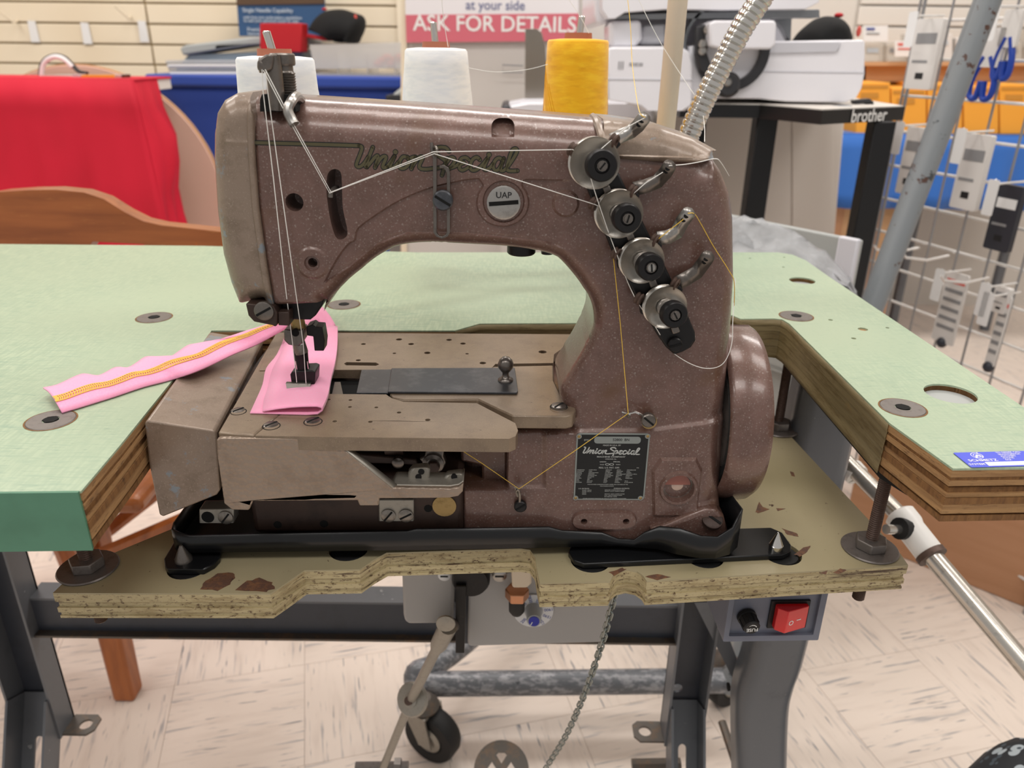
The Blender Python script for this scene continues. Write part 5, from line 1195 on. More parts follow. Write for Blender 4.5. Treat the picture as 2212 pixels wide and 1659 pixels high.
# cream slat wall: separate slats on the back wall
ys = YW - .02; seam = PY(322, 60, ys).x; xr_ = PY(866, 60, ys).x; zt0 = PY(150, 50, ys).z; sp_h = .0762
MB().span((-3.9, ys + .006, zt0 - sp_h * 11), (xr_, YW - .001, zt0 + .5)).ob('slat_backing', 'groove', wb)
for k in range(-3, 12):
    for xa, xb in ((-3.9, seam - .004), (seam + .004, xr_)):
        MB().span((xa, ys - .006, zt0 - sp_h * k + .0035), (xb, ys + .006, zt0 - sp_h * (k - 1) - .0035)).ob('slat', 'slat_cream', wb, bev=.003)
trim = MB().span((xr_ - .01, ys - .03, ZF), (xr_ + .04, YW, ZC - .2)).ob('trim_1', 'slat_cream'); struct(trim, 'vertical cream trim at the end of the slat wall')
for q in ((71, 62), (185, 66), (308, 62)):
    p = PY(*q, ys - .012); t = tag(MB().prism([(-.018, -.05), (.018, -.05), (.016, .028), (-.015, .03)], 0, .0012, FM(0) @ Matrix.Identity(4)).ob('price_tag', 'tag_white'), {71: 'small clear price tag on the slat wall, leftmost of three', 185: 'clear price tag on the slat wall, middle of three', 308: 'clear price tag on the slat wall beside the slat joint, rightmost of three'}[q[0]], 'tag', 'price tags on the slat wall'); t.location = p
# wire hooks left on the slats
for q in ((38, 45), (282, 36)):
    p = PY(*q, ys - .01); tag(MB().tube([p, p + V((.02, -.06, -.01)), p + V((-.015, -.09, .035))], .004, 6).ob('slat_hook', 'slat_cream'), 'bare slat wall hook ' + ('at the far left' if q[0] < 100 else 'just left of the slat joint'), 'hook', 'hooks on the slat wall')
# ---------------- red table
red = thing('red_table', 'display table covered with a bright red cloth', 'table', PY(150, 500, 2.3))
YR = 2.25
tl, tr = PY(-260, 190, YR), PY(285, 168, YR); ztop = PY(150, 172, YR).z
xr1 = PY(288, 170, YR).x; xl1 = PY(-260, 180, YR).x
MB().span((xl1, YR, ztop - .03), (xr1, YR + .24, ztop - .002)).ob('table_top', 'shelf_white', red)
for x in (xl1 + .05, xr1 - .06):
    for y in (YR + .04, YR + .2): MB().tube([(x, y, ztop - .03), (x, y, ZF)], .018, 8).ob('leg', 'frame_grey', red)
MB().span((xl1, YR - .004, ztop - .002), (xr1 + .004, YR + .24, ztop + .003)).ob('cloth_top', 'red_cloth', red)
rows = []
n = 46
for j in range(9):
    t = j / 8; row = []
    for i in range(n):
        s = i / (n - 1); x = xl1 + (xr1 - xl1) * s
        fold = (.012 * math.sin(s * 26 + 1) + .008 * math.sin(s * 61)) * t
        edge = max(0, (s - .86) / .14)
        row.append((x + edge * t * .05, YR - .006 - .05 * t * t + fold * (1 - edge) - .05 * edge * (1 - edge) * t * math.sin(t * 5), ztop + .002 - t * .62))
    rows.append(row)
MB().grid(rows).ob('cloth_front', 'red_cloth', red, solid=.004, smooth=60)
rows = []
for j in range(9):
    t = j / 8; row = []
    for i in range(20):
        s = i / 19; row.append((xr1 + t * (.05 - .03 * s) + min(1, s * 5) * (.016 + .012 * math.sin(t * 9)) * math.sin(s * 13 + t * 2) * t + .05 * math.sin(s * 2.6) * math.exp(-((t - .3) / .12) ** 2), YR - .006 - .05 * t * t * (1 - s) + .15 * s, ztop + .002 - t * .62))
    rows.append(row)
MB().grid(rows).ob('cloth_side', 'red_cloth', red, solid=.004, smooth=60)
# tools on the red table
tl1 = thing('spirit_level', 'orange-yellow level with clear ends lying on the red table', 'tool', PY(205, 168, YR + .1))
yrect('level_bar', 175, 162, 248, 173, YR + .1, .03, 'tool_yellow', tl1, bev=.002)
for x in (155, 247): yrect('level_end', x, 160, x + 18, 174, YR + .098, .034, 'film', tl1, bev=.002)
yrect('level_cap', 262, 161, 270, 170, YR + .098, .034, 'tool_brown', tl1)
tl2 = thing('yellow_clamp', 'yellow and brown tool lying at the left end of the red table', 'tool', PY(40, 185, YR + .08))
yprism('tool_body', [(-60, 165), (62, 166), (80, 172), (60, 182), (-60, 188)], YR + .08, .05, 'tool_yellow', tl2, bev=.003)
yrect('tool_grip', 5, 171, 66, 179, YR + .076, .06, 'tool_brown', tl2, bev=.003)
hn = thing('handled_case', 'clear case with a curved black and white carrying handle on the red table', 'case', PY(120, 180, YR + .2))
yrect('case_lid', 85, 162, 150, 178, YR + .16, .12, 'clear_tray', hn, bev=.004)
MB().tube(spline([PY(*q, YR + .2) for q in ((88, 170), (89, 145), (98, 128), (118, 119), (140, 124), (158, 142), (170, 154), (188, 158))], 5), .011, 10, flat=.45).ob('case_handle', 'machine_dark', hn)
MB().tube(spline([PY(*q, YR + .19) for q in ((90, 168), (92, 146), (100, 131), (118, 123), (138, 128), (156, 145))], 5), .007, 8).ob('handle_liner', 'tag_white', hn)
# ---------------- round board tipped up behind the red cloth
rbp = [PY(*q, 2.55) for q in ((313, 187), (375, 225), (417, 280), (453, 345), (473, 388))]
def circ3(a, b, c):
    ax_, ay, bx, by, cx2, cy2 = a.x, a.z, b.x, b.z, c.x, c.z; d = 2 * (ax_ * (by - cy2) + bx * (cy2 - ay) + cx2 * (ay - by))
    ux = ((ax_**2 + ay**2) * (by - cy2) + (bx**2 + by**2) * (cy2 - ay) + (cx2**2 + cy2**2) * (ay - by)) / d
    uy = ((ax_**2 + ay**2) * (cx2 - bx) + (bx**2 + by**2) * (ax_ - cx2) + (cx2**2 + cy2**2) * (bx - ax_)) / d
    return ux, uy, math.hypot(ax_ - ux, ay - uy)
ux, uy, ur = circ3(rbp[0], rbp[2], rbp[4])
rd_ = thing('round_tabletop', 'beige round table top tipped up on edge behind the red cloth', 'table top', (ux, 2.57, ZF))
fix(MB().prism(ring(ux, uy, ur, 72), 2.55, 2.575, FRONT).ob('board', 'beige_board', rd_, bev=.003))
fix(MB().prism(ring(ux, uy, ur + .004, 72), 2.556, 2.569, FRONT, holes=[ring(ux, uy, ur - .002, 72)]).ob('board_edge', 'shelf_tan', rd_))
MB().span((ux - .3, 2.58, ZF), (ux + .3, 2.66, min(-.2, uy - ur * .2))).ob('folded_legs', 'frame_grey', rd_)
# ---------------- blue table with stretch cover
bt_ = thing('blue_table', 'display table under a dark blue stretch cover', 'table', PY(600, 400, 2.85))
YB = 2.85; zb_ = PY(590, 163, YB).z; xa, xb = PY(311, 165, YB).x, PY(905, 180, YB).x
MB().span((xa, YB, zb_ - .04), (xb, YB + .5, zb_)).ob('cover_top', 'blue_cloth', bt_, bev=.01, seg=3)
rows = []
for j in range(11):
    t = j / 10; rows.append([(xa + (.16 * math.sin(PI * min(1, t * 1.0)) ) + (xb - xa - .32 * math.sin(PI * min(1, t))) * i / 12, YB + .02 + .05 * math.sin(PI * t), zb_ - .02 - t * (zb_ - ZF - .03)) for i in range(13)])
MB().grid(rows).ob('cover_front', 'blue_cloth', bt_, solid=.004, smooth=60)
for x in (xa + .02, xb - .02): MB().tube([(x, YB + .04, zb_ - .04), (x, YB + .04, ZF)], .014, 8).ob('leg', 'blue_cloth', bt_)
# containers on it
c1_ = thing('lidded_bin', 'low grey-blue plastic bin with a lid on the blue table', 'bin', PY(520, 160, YB + .15))
yprism('bin_body', [(405, 118), (655, 108), (650, 158), (372, 158)], YB + .28, .17, 'bin_blue', c1_, bev=.008)
yprism('bin_lid', [(388, 104), (400, 97), (540, 80), (665, 76), (668, 92), (540, 98), (395, 120)], YB + .265, .22, 'bin_grey', c1_, bev=.006)
c2_ = thing('film_bundle', 'bundle of clear wrapped sheets at the left of the blue table', 'package', PY(430, 160, YB + .05))
for k in range(4): yrect('wrapped_sheet', 357 + k * 3, 130 + k * 8, 525, 138 + k * 8, YB + .03 + k * .002, .16, ('film_grey', 'tag_white')[k % 2], c2_, bev=.004)
tr_ = thing('clear_tray', 'clear plastic divided tray with red pieces on the blue table', 'tray', PY(770, 150, YB + .1))
yprism('tray_front', [(668, 97), (905, 92), (905, 147), (678, 149)], YB + .1, .006, 'clear_tray', tr_, bev=.002)
yprism('tray_back', [(668, 95), (905, 90), (905, 140), (676, 142)], YB + .34, .006, 'clear_tray', tr_)
MB().span((PY(676, 148, YB + .1).x, YB + .1, zb_), (PY(905, 148, YB + .1).x, YB + .345, zb_ + .006)).ob('tray_floor', 'clear_tray', tr_)
for x in (725, 790, 850): p = PY(x, 120, YB + .1); MB().span((p.x, YB + .106, zb_ + .006), (p.x + .004, YB + .34, zb_ + .075)).ob('tray_divider', 'clear_tray', tr_)
for i in range(6):
    p = PY(818 + i * 9, 138 - (i % 3) * 7, YB + .16); tag(MB().ball(p, .016, None, 10, (1.3, 1, .8)).ob('red_clip', 'packet_red'), 'small red plastic clip in the clear tray', 'clip', 'red clips in the clear tray')
# red cup, poster, cap behind
rcup = yrect('red_box', 561, 50, 652, 113, YB + .16, .09, 'cap_red', None, bev=.004); tag(rcup, 'open-topped red fabric box on the blue table', 'box')
po = thing('blue_poster', 'dark blue printed poster board leaning behind the blue table', 'poster', PY(605, 78, YB + .45))
yprism('poster_board', [(508, -40), (700, -40), (703, 78), (517, 78)], YB + .46, .01, 'poster_blue', po)
yprism('poster_photo', [(510, -40), (700, -40), (700, 8), (511, 11)], YB + .455, .004, 'tool_brown', po)
px_ = PY(524, 24, YB + .455); PS = (PY(660, 24, YB + .455).x - px_.x)
lettering('poster_print', [('Single Needle Capability', px_.x, PY(524, 22, YB + .455).z, .020, 'LEFT'), ('with free arm embroidery capabilities', px_.x, PY(0, 31, YB + .455).z, .015, 'LEFT'), ('to add your personal touch to caps', px_.x, PY(0, 38, YB + .455).z, .015, 'LEFT'), ('Premium', px_.x + .01, PY(0, 57, YB + .455).z, .019, 'LEFT'), ('features', px_.x + .01, PY(0, 66, YB + .455).z, .015, 'LEFT')], FM(YB + .4545), 'poster_pale', po)
def cap(name, label, out, brim, Yc, dep, btn, dot):
    t = thing(name, label, 'cap', PY(*out[0], Yc))
    O = [PY(a, b, Yc) for a, b in out]; cxx = sum(p.x for p in O) / len(O); czz = min(p.z for p in O)
    sp2 = spline([V((p.x, p.z)) for p in O], 5)
    rows = []
    for k in range(9):
        a = k / 8 * PI; s = math.sin(a); rows.append([(cxx + (p.x - cxx) * (.25 + .75 * s), Yc + dep * (1 - math.cos(a)) / 2, czz + (p.y - czz) * (.1 + .9 * s ** .6)) for p in sp2])
    MB().grid(rows).ob('crown', 'cap_black', t, solid=.003, smooth=70)
    if brim: yprism('brim', brim, Yc + .02, dep * .6, 'cap_red', t, bev=.002)
    MB().ball(PY(*btn, Yc + dep / 2), .010, None, 10, (1, 1, .5)).ob('button', 'cap_red', t)
    MB().ball(PY(*dot, Yc + dep * .22), .011, None, 8, (.5, .5, 1)).ob('logo_patch', 'packet_red', t)
cap('baseball_cap', 'black cap with a red-edged brim beside the poster', [(652, 62), (668, 38), (690, 22), (725, 18), (755, 26), (775, 35), (777, 55), (768, 78), (755, 92), (700, 80)], [(650, 72), (700, 79), (732, 88), (700, 88), (652, 78)], YB + .2, .2, (701, 20), (768, 38))
# ---------------- white partition with sign
pt = thing('display_cabinet', 'white cabinet panel behind the machine carrying the red and white sign', 'cabinet', PY(1090, 400, 2.5))
yrect('cabinet_panel', 866, -120, 1330, 560, 2.5, .03, 'panel_grey', pt)
yrect('cabinet_edge', 866, -120, 878, 560, 2.49, .01, 'slat_cream', pt)
sg = thing('paper_sign', 'white and rose sign reading at your side, ask for details', 'sign', PY(1060, 90, 2.48))
yprism('sign_sheet', [(874, -60), (1250, -60), (1250, 34), (876, 33)], 2.48, .004, 'sign_white', sg)
yprism('sign_band', [(876, 32), (1250, 29), (1249, 88), (878, 92)], 2.4795, .005, 'sign_pink', sg)
a = PY(1069, 53, 2.479); lettering('sign_words', [('ASK FOR DETAILS', a.x, a.z, .059, 'CENTER', 1.02)], FM(2.479), 'ink_white', sg)
a = PY(1070, 12, 2.479); lettering('sign_small_words', [('at your side', a.x, a.z, .036)], FM(2.479), 'sign_navy', sg)
# steel bookend and keyboard-like shelf behind the spools
be = thing('metal_bookend', 'brushed metal plate with a rounded corner between white and yellow cones', 'bookend', PY(1160, 225, 2.3))
yprism('end_plate', [(1134, 62), (1160, 62), (1170, 70), (1178, 100), (1186, 225), (1134, 222)], 2.3, .004, 'steel_plate', be, bev=.001)
yrect('end_foot', 1134, 221, 1190, 226, 2.2, .1, 'steel_plate', be)
wc = thing('wire_card_holder', 'thin wire card holder hooked on the cabinet panel', 'holder', PY(1110, 155, 2.47))
MB().tube([PY(*q, 2.47) for q in ((1130, 142), (1086, 140), (1086, 156), (1130, 157))], .002, 6).ob('wire_loop', 'wire_grey', wc)
cs = thing('cutting_plotter', 'low white machine with dark end caps behind the yellow cone', 'machine', PY(1200, 240, 2.1))
yprism('plotter_body', [(1085, 232), (1130, 224), (1414, 222), (1414, 262), (1085, 262)], 2.1, .2, 'machine_white', cs, bev=.01)
yprism('plotter_top', [(1090, 228), (1130, 220), (1414, 218), (1414, 226), (1090, 234)], 2.12, .15, 'machine_shade', cs, bev=.003)
yrect('plotter_cap', 1082, 226, 1104, 262, 2.09, .2, 'machine_dark', cs, bev=.01)
yprism('plotter_base', [(1082, 262), (1414, 262), (1414, 330), (1082, 330)], 2.1, .25, 'panel_grey', cs)
MB().span((PY(1082, 330, 2.1).x, 2.1, ZF), (PY(1414, 330, 2.1).x, 2.35, PY(1200, 330, 2.1).z)).ob('plotter_stand', 'panel_grey', cs)
gm_ = thing('serger', 'small grey overlock machine half hidden behind the middle white cone', 'sewing machine', PY(880, 240, YB - .1))
yprism('serger_body', [(838, 218), (852, 200), (880, 178), (905, 170), (905, 250), (835, 250)], YB - .1, .09, 'bin_grey', gm_, bev=.01)
yprism('serger_base', [(832, 205), (900, 205), (905, 228), (834, 230)], YB - .12, .1, 'machine_dark', gm_, bev=.006)
# ---------------- embroidery machine on its stand
YE = 1.62
em = thing('embroidery_machine', 'white multi-needle embroidery machine with a dark hoop ring', 'embroidery machine', PY(1600, 240, YE + .1))
yprism('left_body', [(1310, 108), (1325, 100), (1470, 100), (1492, 112), (1497, 140), (1497, 228), (1480, 240), (1390, 240), (1375, 226), (1310, 215)], YE, .3, 'machine_white', em, bev=.005, seg=2)
yprism('left_seam', [(1309, 170), (1498, 172), (1498, 174), (1309, 172)], YE - .0015, .01, 'machine_shade', em)
yprism('right_body', [(1490, 100), (1560, 90), (1865, 86), (1869, 92), (1868, 160), (1862, 190), (1850, 212), (1825, 222), (1700, 220), (1640, 214), (1490, 212)], YE + .02, .32, 'machine_white', em, bev=.014, seg=3)
yprism('right_seam', [(1630, 153), (1868, 156), (1868, 158), (1630, 155)], YE + .0185, .01, 'machine_shade', em)
yprism('right_bevel', [(1650, 92), (1820, 90), (1812, 112), (1650, 116)], YE + .016, .01, 'machine_shade', em, bev=.004)
yprism('head_housing', [(1300, -80), (1770, -80), (1770, 5), (1740, 20), (1560, 22), (1440, 20), (1350, 27), (1330, 40), (1312, 40), (1300, 20)], YE + .0, .32, 'machine_white', em, bev=.01, seg=3)
yprism('head_left', [(1284, -80), (1312, -80), (1314, 52), (1290, 55), (1284, 30)], YE + .06, .3, 'machine_white', em, bev=.008)
yprism('back_plate', [(1312, 30), (1700, 22), (1700, 110), (1312, 110)], YE + .28, .03, 'machine_shade', em)
yprism('frame_rail', [(1320, 32), (1770, 20), (1771, 38), (1640, 40), (1320, 42)], YE + .04, .05, 'rail_grey', em, bev=.003)
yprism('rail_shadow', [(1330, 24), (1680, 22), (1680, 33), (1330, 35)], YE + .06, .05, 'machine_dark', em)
yprism('carriage', [(1316, 46), (1386, 43), (1388, 84), (1378, 100), (1316, 100)], YE + .03, .1, 'machine_white', em, bev=.008)
yprism('carriage_block', [(1388, 54), (1440, 50), (1440, 96), (1380, 97)], YE + .07, .08, 'machine_white', em, bev=.006)
yprism('needle_case', [(1532, 50), (1545, 44), (1672, 44), (1678, 50), (1676, 96), (1664, 107), (1560, 107), (1534, 100)], YE - .04, .12, 'machine_white', em, bev=.012, seg=3)
hc = PY(1585, 112, YE + .0)
def arc_ring(c, r0, r1, a0, a1, y, dep, m, nm, n=28):
    out = [(c.x + r1 * math.cos(a0 + (a1 - a0) * i / n), c.z + r1 * math.sin(a0 + (a1 - a0) * i / n)) for i in range(n + 1)] + [(c.x + r0 * math.cos(a1 + (a0 - a1) * i / n), c.z + r0 * math.sin(a1 + (a0 - a1) * i / n)) for i in range(n + 1)]
    return fix(MB().prism(out, y, y + dep, FRONT).ob(nm, m, em, bev=.002))
arc_ring(hc, .054, .072, math.radians(150), math.radians(400), YE + .005, .03, 'machine_dark', 'hoop_ring')
arc_ring(PY(1570, 95, YE), .07, .076, math.radians(70), math.radians(250), YE + .04, .02, 'rail_grey', 'hoop_guide')
yprism('hoop_bracket', [(1503, 55), (1530, 52), (1535, 75), (1528, 115), (1540, 150), (1530, 165), (1510, 150), (1502, 118)], YE - .005, .02, 'machine_dark', em, bev=.004)
for q in ((1527, 65), (1516, 95), (1516, 110), (1570, 178)): MB().lathe([(.008, 0), (.008, .01), (.005, .014), (0, .014)], 14, along(PY(*q, YE - .006), (0, -1, 0))).ob('bracket_screw', 'steel', em)
MB().lathe([(.024, 0), (.024, .03), (.018, .035), (0, .035)], 20, along(PY(1565, 182, YE + .02), (0, -1, 0))).ob('bobbin_cap', 'machine_dark', em)
yprism('spring_clip', [(1465, 42), (1480, 42), (1480, 66), (1472, 72), (1464, 66)], YE + .03, .02, 'machine_dark', em, bev=.002)
yprism('arm_support', [(1672, 40), (1710, 40), (1708, 92), (1690, 60)], YE + .12, .03, 'rail_grey', em)
lettering('small_label', [('|||  ===', PY(1362, 140, YE - .001).x, PY(1362, 140, YE - .001).z, .016)], FM(YE - .0012), 'tag_text', em)
es = thing('embroidery_stand', 'black-edged stand on black legs carrying the embroidery machine', 'stand', PY(1750, 640, YE))
ztp = PY(1780, 238, YE - .1).z
apr = [(1470, 226, YE + .02), (1600, 222, YE + .02), (1642, 223, YE + .02), (1777, 241, YE - .12), (1956, 230, YE + .02)]
pts3 = [PY(*q) for q in apr]; zap = sum(p.z for p in pts3) / len(pts3)
opl = [(p.x, p.y) for p in pts3] + [(pts3[-1].x + .03, YE + .5), (pts3[0].x, YE + .5)]
MB().prism(opl, zap - .026, zap - .001).ob('stand_edge', 'stand_black', es, bev=.002)
MB().prism(inset(opl, .004), zap - .001, zap + .001).ob('stand_top', 'shelf_white', es)
for q in ((1648, 340, YE + .05), (1878, 450, YE - .02)):
    p = PY(*q); MB().span((p.x - .022, p.y, ZF), (p.x + .022, p.y + .04, zap - .026)).ob('leg', 'stand_black', es, bev=.003)
p = PY(1500, 340, YE + .4); MB().span((p.x - .022, p.y, ZF), (p.x + .022, p.y + .04, zap - .026)).ob('leg', 'stand_black', es, bev=.003)
a = PY(1876, 252, YE - .055); dd_ = (pts3[4] - pts3[3]).normalized(); 
NBm = frame(V((0, 0, 0)), V((dd_.x, dd_.y, 0)), V((0, 0, 1))); nn_ = NBm.to_3x3() @ V((0, 0, 1))
t0 = PP(1876, 250, pts3[3], nn_)
lettering('stand_name', [('brother', 0, 0, .034, 'CENTER', 1.05)], frame(t0, V((dd_.x, dd_.y, 0)), V((0, 0, 1))), 'ink_white', es, .0022 if nn_.y < 0 else -.0022)
bx_ = thing('hoop_attachment', 'small grey clamp attachment lying on the embroidery stand', 'attachment', PY(1830, 228, YE + .0))
yprism('clamp_bar', [(1765, 234), (1842, 228), (1842, 236), (1770, 240)], YE - .03, .05, 'rail_grey', bx_, bev=.002)
yprism('clamp_handle', [(1845, 217), (1880, 213), (1888, 220), (1888, 230), (1878, 231), (1872, 223), (1846, 225)], YE + .05, .02, 'machine_dark', bx_, bev=.003)
cap('black_cap', 'black cap with red button standing on the embroidery machine', [(1748, 86), (1762, 68), (1785, 48), (1806, 35), (1828, 34), (1848, 44), (1858, 62), (1858, 88), (1800, 90)], None, YE + .1, .16, (1812, 33), (1855, 68))
cb = thing('cream_cabinet', 'cream cabinet with a door seam under the embroidery stand', 'cabinet', PY(1720, 500, 2.15))
yprism('cabinet_body', [(1420, 225), (1827, 225), (1802, 520), (1420, 520)], 2.15, .4, 'cabinet', cb, bev=.003)
yrect('door', 1712, 235, 1800, 505, 2.146, .006, 'cabinet', cb, bev=.002); yrect('door', 1500, 235, 1708, 505, 2.146, .006, 'cabinet', cb, bev=.002)
pz = PY(1700, 520, 2.15).z; MB().span((PY(1440, 520, 2.15).x, 2.2, ZF), (PY(1790, 520, 2.15).x, 2.5, pz + .01)).ob('plinth', 'cabinet', cb)
# ---------------- grey bin and plastic film right behind the table
gb_ = thing('grey_crate', 'open grey plastic crate behind the right end of the sewing table', 'crate', PY(1720, 640, 1.25))
YG = 1.2
g0, g1 = PY(1600, 440, YG + .18), PY(1858, 520, YG)
dirg = (V((g1.x, g1.y, 0)) - V((g0.x, g0.y, 0))); Lg = dirg.length + .35; dirg.normalize(); orig = V((g1.x, g1.y, 0)) - dirg * Lg; zg1 = g1.z
GM = frame(V((orig.x, orig.y, 0)), dirg, V((-dirg.y, dirg.x, 0)))
MB().span((0, 0, zg1 - .2), (Lg, .012, zg1), GM).ob('crate_side', 'bin_grey', gb_, bev=.003)
MB().span((Lg - .034, -.006, zg1 - .2), (Lg, .006, zg1 + .002), GM).ob('crate_end', 'machine_shade', gb_, bev=.003)
MB().span((0, -.13, zg1 - .2), (Lg, -.12, zg1 - .1), GM).ob('crate_side', 'bin_grey', gb_, bev=.003)
MB().span((0, -.13, zg1 - .2), (Lg, 0, zg1 - .19), GM).ob('crate_floor', 'bin_grey', gb_)
MB().span((Lg * .5, -.11, ZF), (Lg * .95, -.01, zg1 - .2), GM).ob('crate_pedestal', 'bin_grey', gb_)
fb = thing('plastic_film', 'crumpled clear plastic film over the grey crate', 'film', PY(1720, 600, 1.1))
rows = []
random.seed(8)
for i in range(13):
    t = i / 12; row = []
    for k in range(17):
        s = k / 16; q = (1575 + s * 275, 640 - (165 * math.cos(PI / 2 * s) ** .7) * t - 10 + s * 20 * (1 - t))
        row.append(PY(q[0] + random.uniform(-4, 4), q[1] + random.uniform(-5, 5), 1.06 + .10 * t + random.uniform(-.008, .012)))
    rows.append(row)
MB().grid(rows).ob('film_sheet', 'film_grey', fb, smooth=80, solid=.0006)
# ---------------- shelves with orange boxes, blue skirted table at the far right
YO = 2.9
sh = thing('blue_skirted_table', 'table with a bright blue skirt below the orange boxes', 'table', PY(2000, 430, YO))
zsk = PY(2000, 292, YO).z
rows = []
xs0, xs1 = PY(1800, 350, YO).x, PY(2330, 350, YO).x
for j in range(6):
    t = j / 5; rows.append([(xs0 + (xs1 - xs0) * i / 40, YO + .012 * math.sin(i * 1.3) * t - .02 * t, zsk - t * .26) for i in range(41)])
MB().grid(rows).ob('skirt', 'blue_skirt', sh, solid=.004, smooth=60)
MB().span((xs0, YO, zsk - .01), (xs1, YO + .4, zsk + .004)).ob('table_board', 'blue_skirt', sh)
for i in range(3):
    x = xs0 + .05 + i * (xs1 - xs0 - .1) / 2; MB().tube([(x, YO + .2, zsk), (x, YO + .2, ZF)], .02, 8).ob('leg', 'frame_grey', sh)
bx0 = 1848; hts = [178, 190, 180, 186, 182, 188]
for i in range(6):
    x0_, x1_ = bx0 + i * 78, bx0 + i * 78 + 75
    nmz = ['orange-yellow parts box at the left end of the blue table', 'second orange parts box from the cabinet, with a side label', 'third orange parts box from the cabinet, behind the wire grid', 'fourth orange parts box from the cabinet, behind the blue combs', 'fifth orange parts box from the cabinet', 'sixth orange parts box from the cabinet, cut by the frame'][i]
    t = thing('parts_box', nmz, 'box', PY((x0_ + x1_) / 2, 288, YO + .02), group='orange parts boxes')
    yrect('box_body', x0_, hts[i], x1_, 290, YO + .02, .3, 'orange_box', t, bev=.003)
    yrect('box_label', x0_ + 12, hts[i] + 22, x0_ + 50, hts[i] + 34, YO + .018, .004, 'orange_label', t)
    yrect('box_flap', x0_ + 4, hts[i] + 6, x1_ - 4, hts[i] + 12, YO + .018, .004, 'orange_label', t)
for i in range(2):
    x0_ = 1800 + i * 85
    t = thing('floor_carton', ['brown carton on the floor under the blue skirt, left one', 'brown carton on the floor under the blue skirt, right one'][i], 'box', PY(x0_ + 30, 465, YO + .05)); z_ = PY(x0_, 418, YO + .05).z
    a_, b2 = PY(x0_, 440, YO + .05).x, PY(x0_ + 78, 440, YO + .05).x; MB().span((a_, YO + .05, ZF), (b2, YO + .3, z_)).ob('carton_body', 'carton', t, bev=.003); MB().span(((a_ + b2) / 2 - .02, YO + .048, ZF), ((a_ + b2) / 2 + .02, YO + .3, z_ + .001)).ob('tape', 'shelf_tan', t)
YSH = 3.1
shf = thing('wall_shelf', 'white shelf of packaged accessories on the back wall at the right', 'shelf', PY(2000, 140, YSH))
yrect('shelf_board', 1860, 134, 2330, 142, YSH, .34, 'shelf_tan', shf); yrect('shelf_lip', 1860, 142, 2330, 176, YSH + .05, .02, 'shelf_tan', shf)
for x in (1862, 2320): yrect('shelf_bracket', x, 140, x + 8, 176, YSH + .05, .29, 'shelf_white', shf)
random.seed(11)
pk_l = ['small boxed accessory on the wall shelf beside the black cap', 'white boxed accessory with a small price card on the wall shelf', 'pale blister pack on the wall shelf left of the wire grid', 'boxed accessory on the wall shelf behind the wire grid edge', 'tall pale pack on the wall shelf behind the grid', 'white pack on the wall shelf behind the leaning pole', 'pale pack on the wall shelf right of the leaning pole', 'pale pack on the wall shelf near the blue comb handles', 'white pack at the right end of the wall shelf']
for i in range(9):
    x0_ = 1866 + i * 50; y0_ = random.randint(62, 95)
    t = thing('accessory_pack', pk_l[i], 'package', PY(x0_ + 20, 134, YSH + .05), group='accessories on the wall shelf')
    yrect('pack_body', x0_, y0_, x0_ + 42, 134, YSH + .05, .08, random.choice(('packet', 'tag_white', 'clear_tray')), t, bev=.003)
    yrect('pack_print', x0_ + 7, y0_ + 14, x0_ + 32, y0_ + 24, YSH + .047, .004, random.choice(('tag_text', 'poster_pale')), t)
for i, (x, y) in enumerate(((1880, 55), (1948, 88))):
    t = thing('price_card', ['white price card with blue heading hanging by the black cap', 'white price card with red print hanging from the wall shelf'][i], 'card', PY(x, y, YSH - .02)); yrect('card', x - 15, y, x + 38, y + 34, YSH - .02, .003, 'tag_white', t); yrect('card_print', x - 8, y + 5, x + 10, y + 10, YSH - .022, .003, 'ink_blue' if i == 0 else 'packet_red', t); yrect('card_print', x - 8, y + 16, x + 20, y + 19, YSH - .022, .003, 'tag_text' if i == 0 else 'packet_red', t)
# slats of the right back wall
for k in range(6): MB().span((PY(1850, 60, YW - .02).x, YW - .02, .26 + k * .0762), (4.4, YW - .008, .26 + k * .0762 + .069)).ob('slat', 'shelf_white', wb, bev=.003)
# ---------------- wire grid rack
gr = thing('wire_grid', 'chrome wire grid panel hung with notions on the right', 'display rack', PZ(2000, 900, ZF))
gP = PY(1987, 60, 1.85); gd = V((.33, -.944, 0)).normalized()
gn = V((gd.y, -gd.x, 0)); gz0 = PP(1975, 128, gP, gn).z
def gp(t, z): return V((gP.x, gP.y, 0)) + gd * t + V((0, 0, z))
nv = 19
zlo, zhi = gz0 - .0762 * 13, gz0 + .0762 * 6
for i in range(nv):
    t = i * .0762; MB().tube([gp(t, zlo), gp(t, zhi)], .0026 if i else .004, 8).ob('upright_wire', 'wire_grey', gr)
MB().tube([gp(-.012, zlo), gp(-.012, zhi)], .003, 8).ob('upright_wire', 'wire_grey', gr)
for k in range(-13, 7): MB().tube([gp(-.014, gz0 + k * .0762) - gn * .004, gp(nv * .0762, gz0 + k * .0762) - gn * .004], .0032, 8).ob('cross_wire', 'wire_white', gr)
for t in (0.0, .6, 1.2): MB().tube([gp(t, zlo), gp(t, ZF)], .008, 8).ob('grid_foot', 'wire_grey', gr)
fr_n = gn if gn.dot(EYE - gP) > 0 else -gn
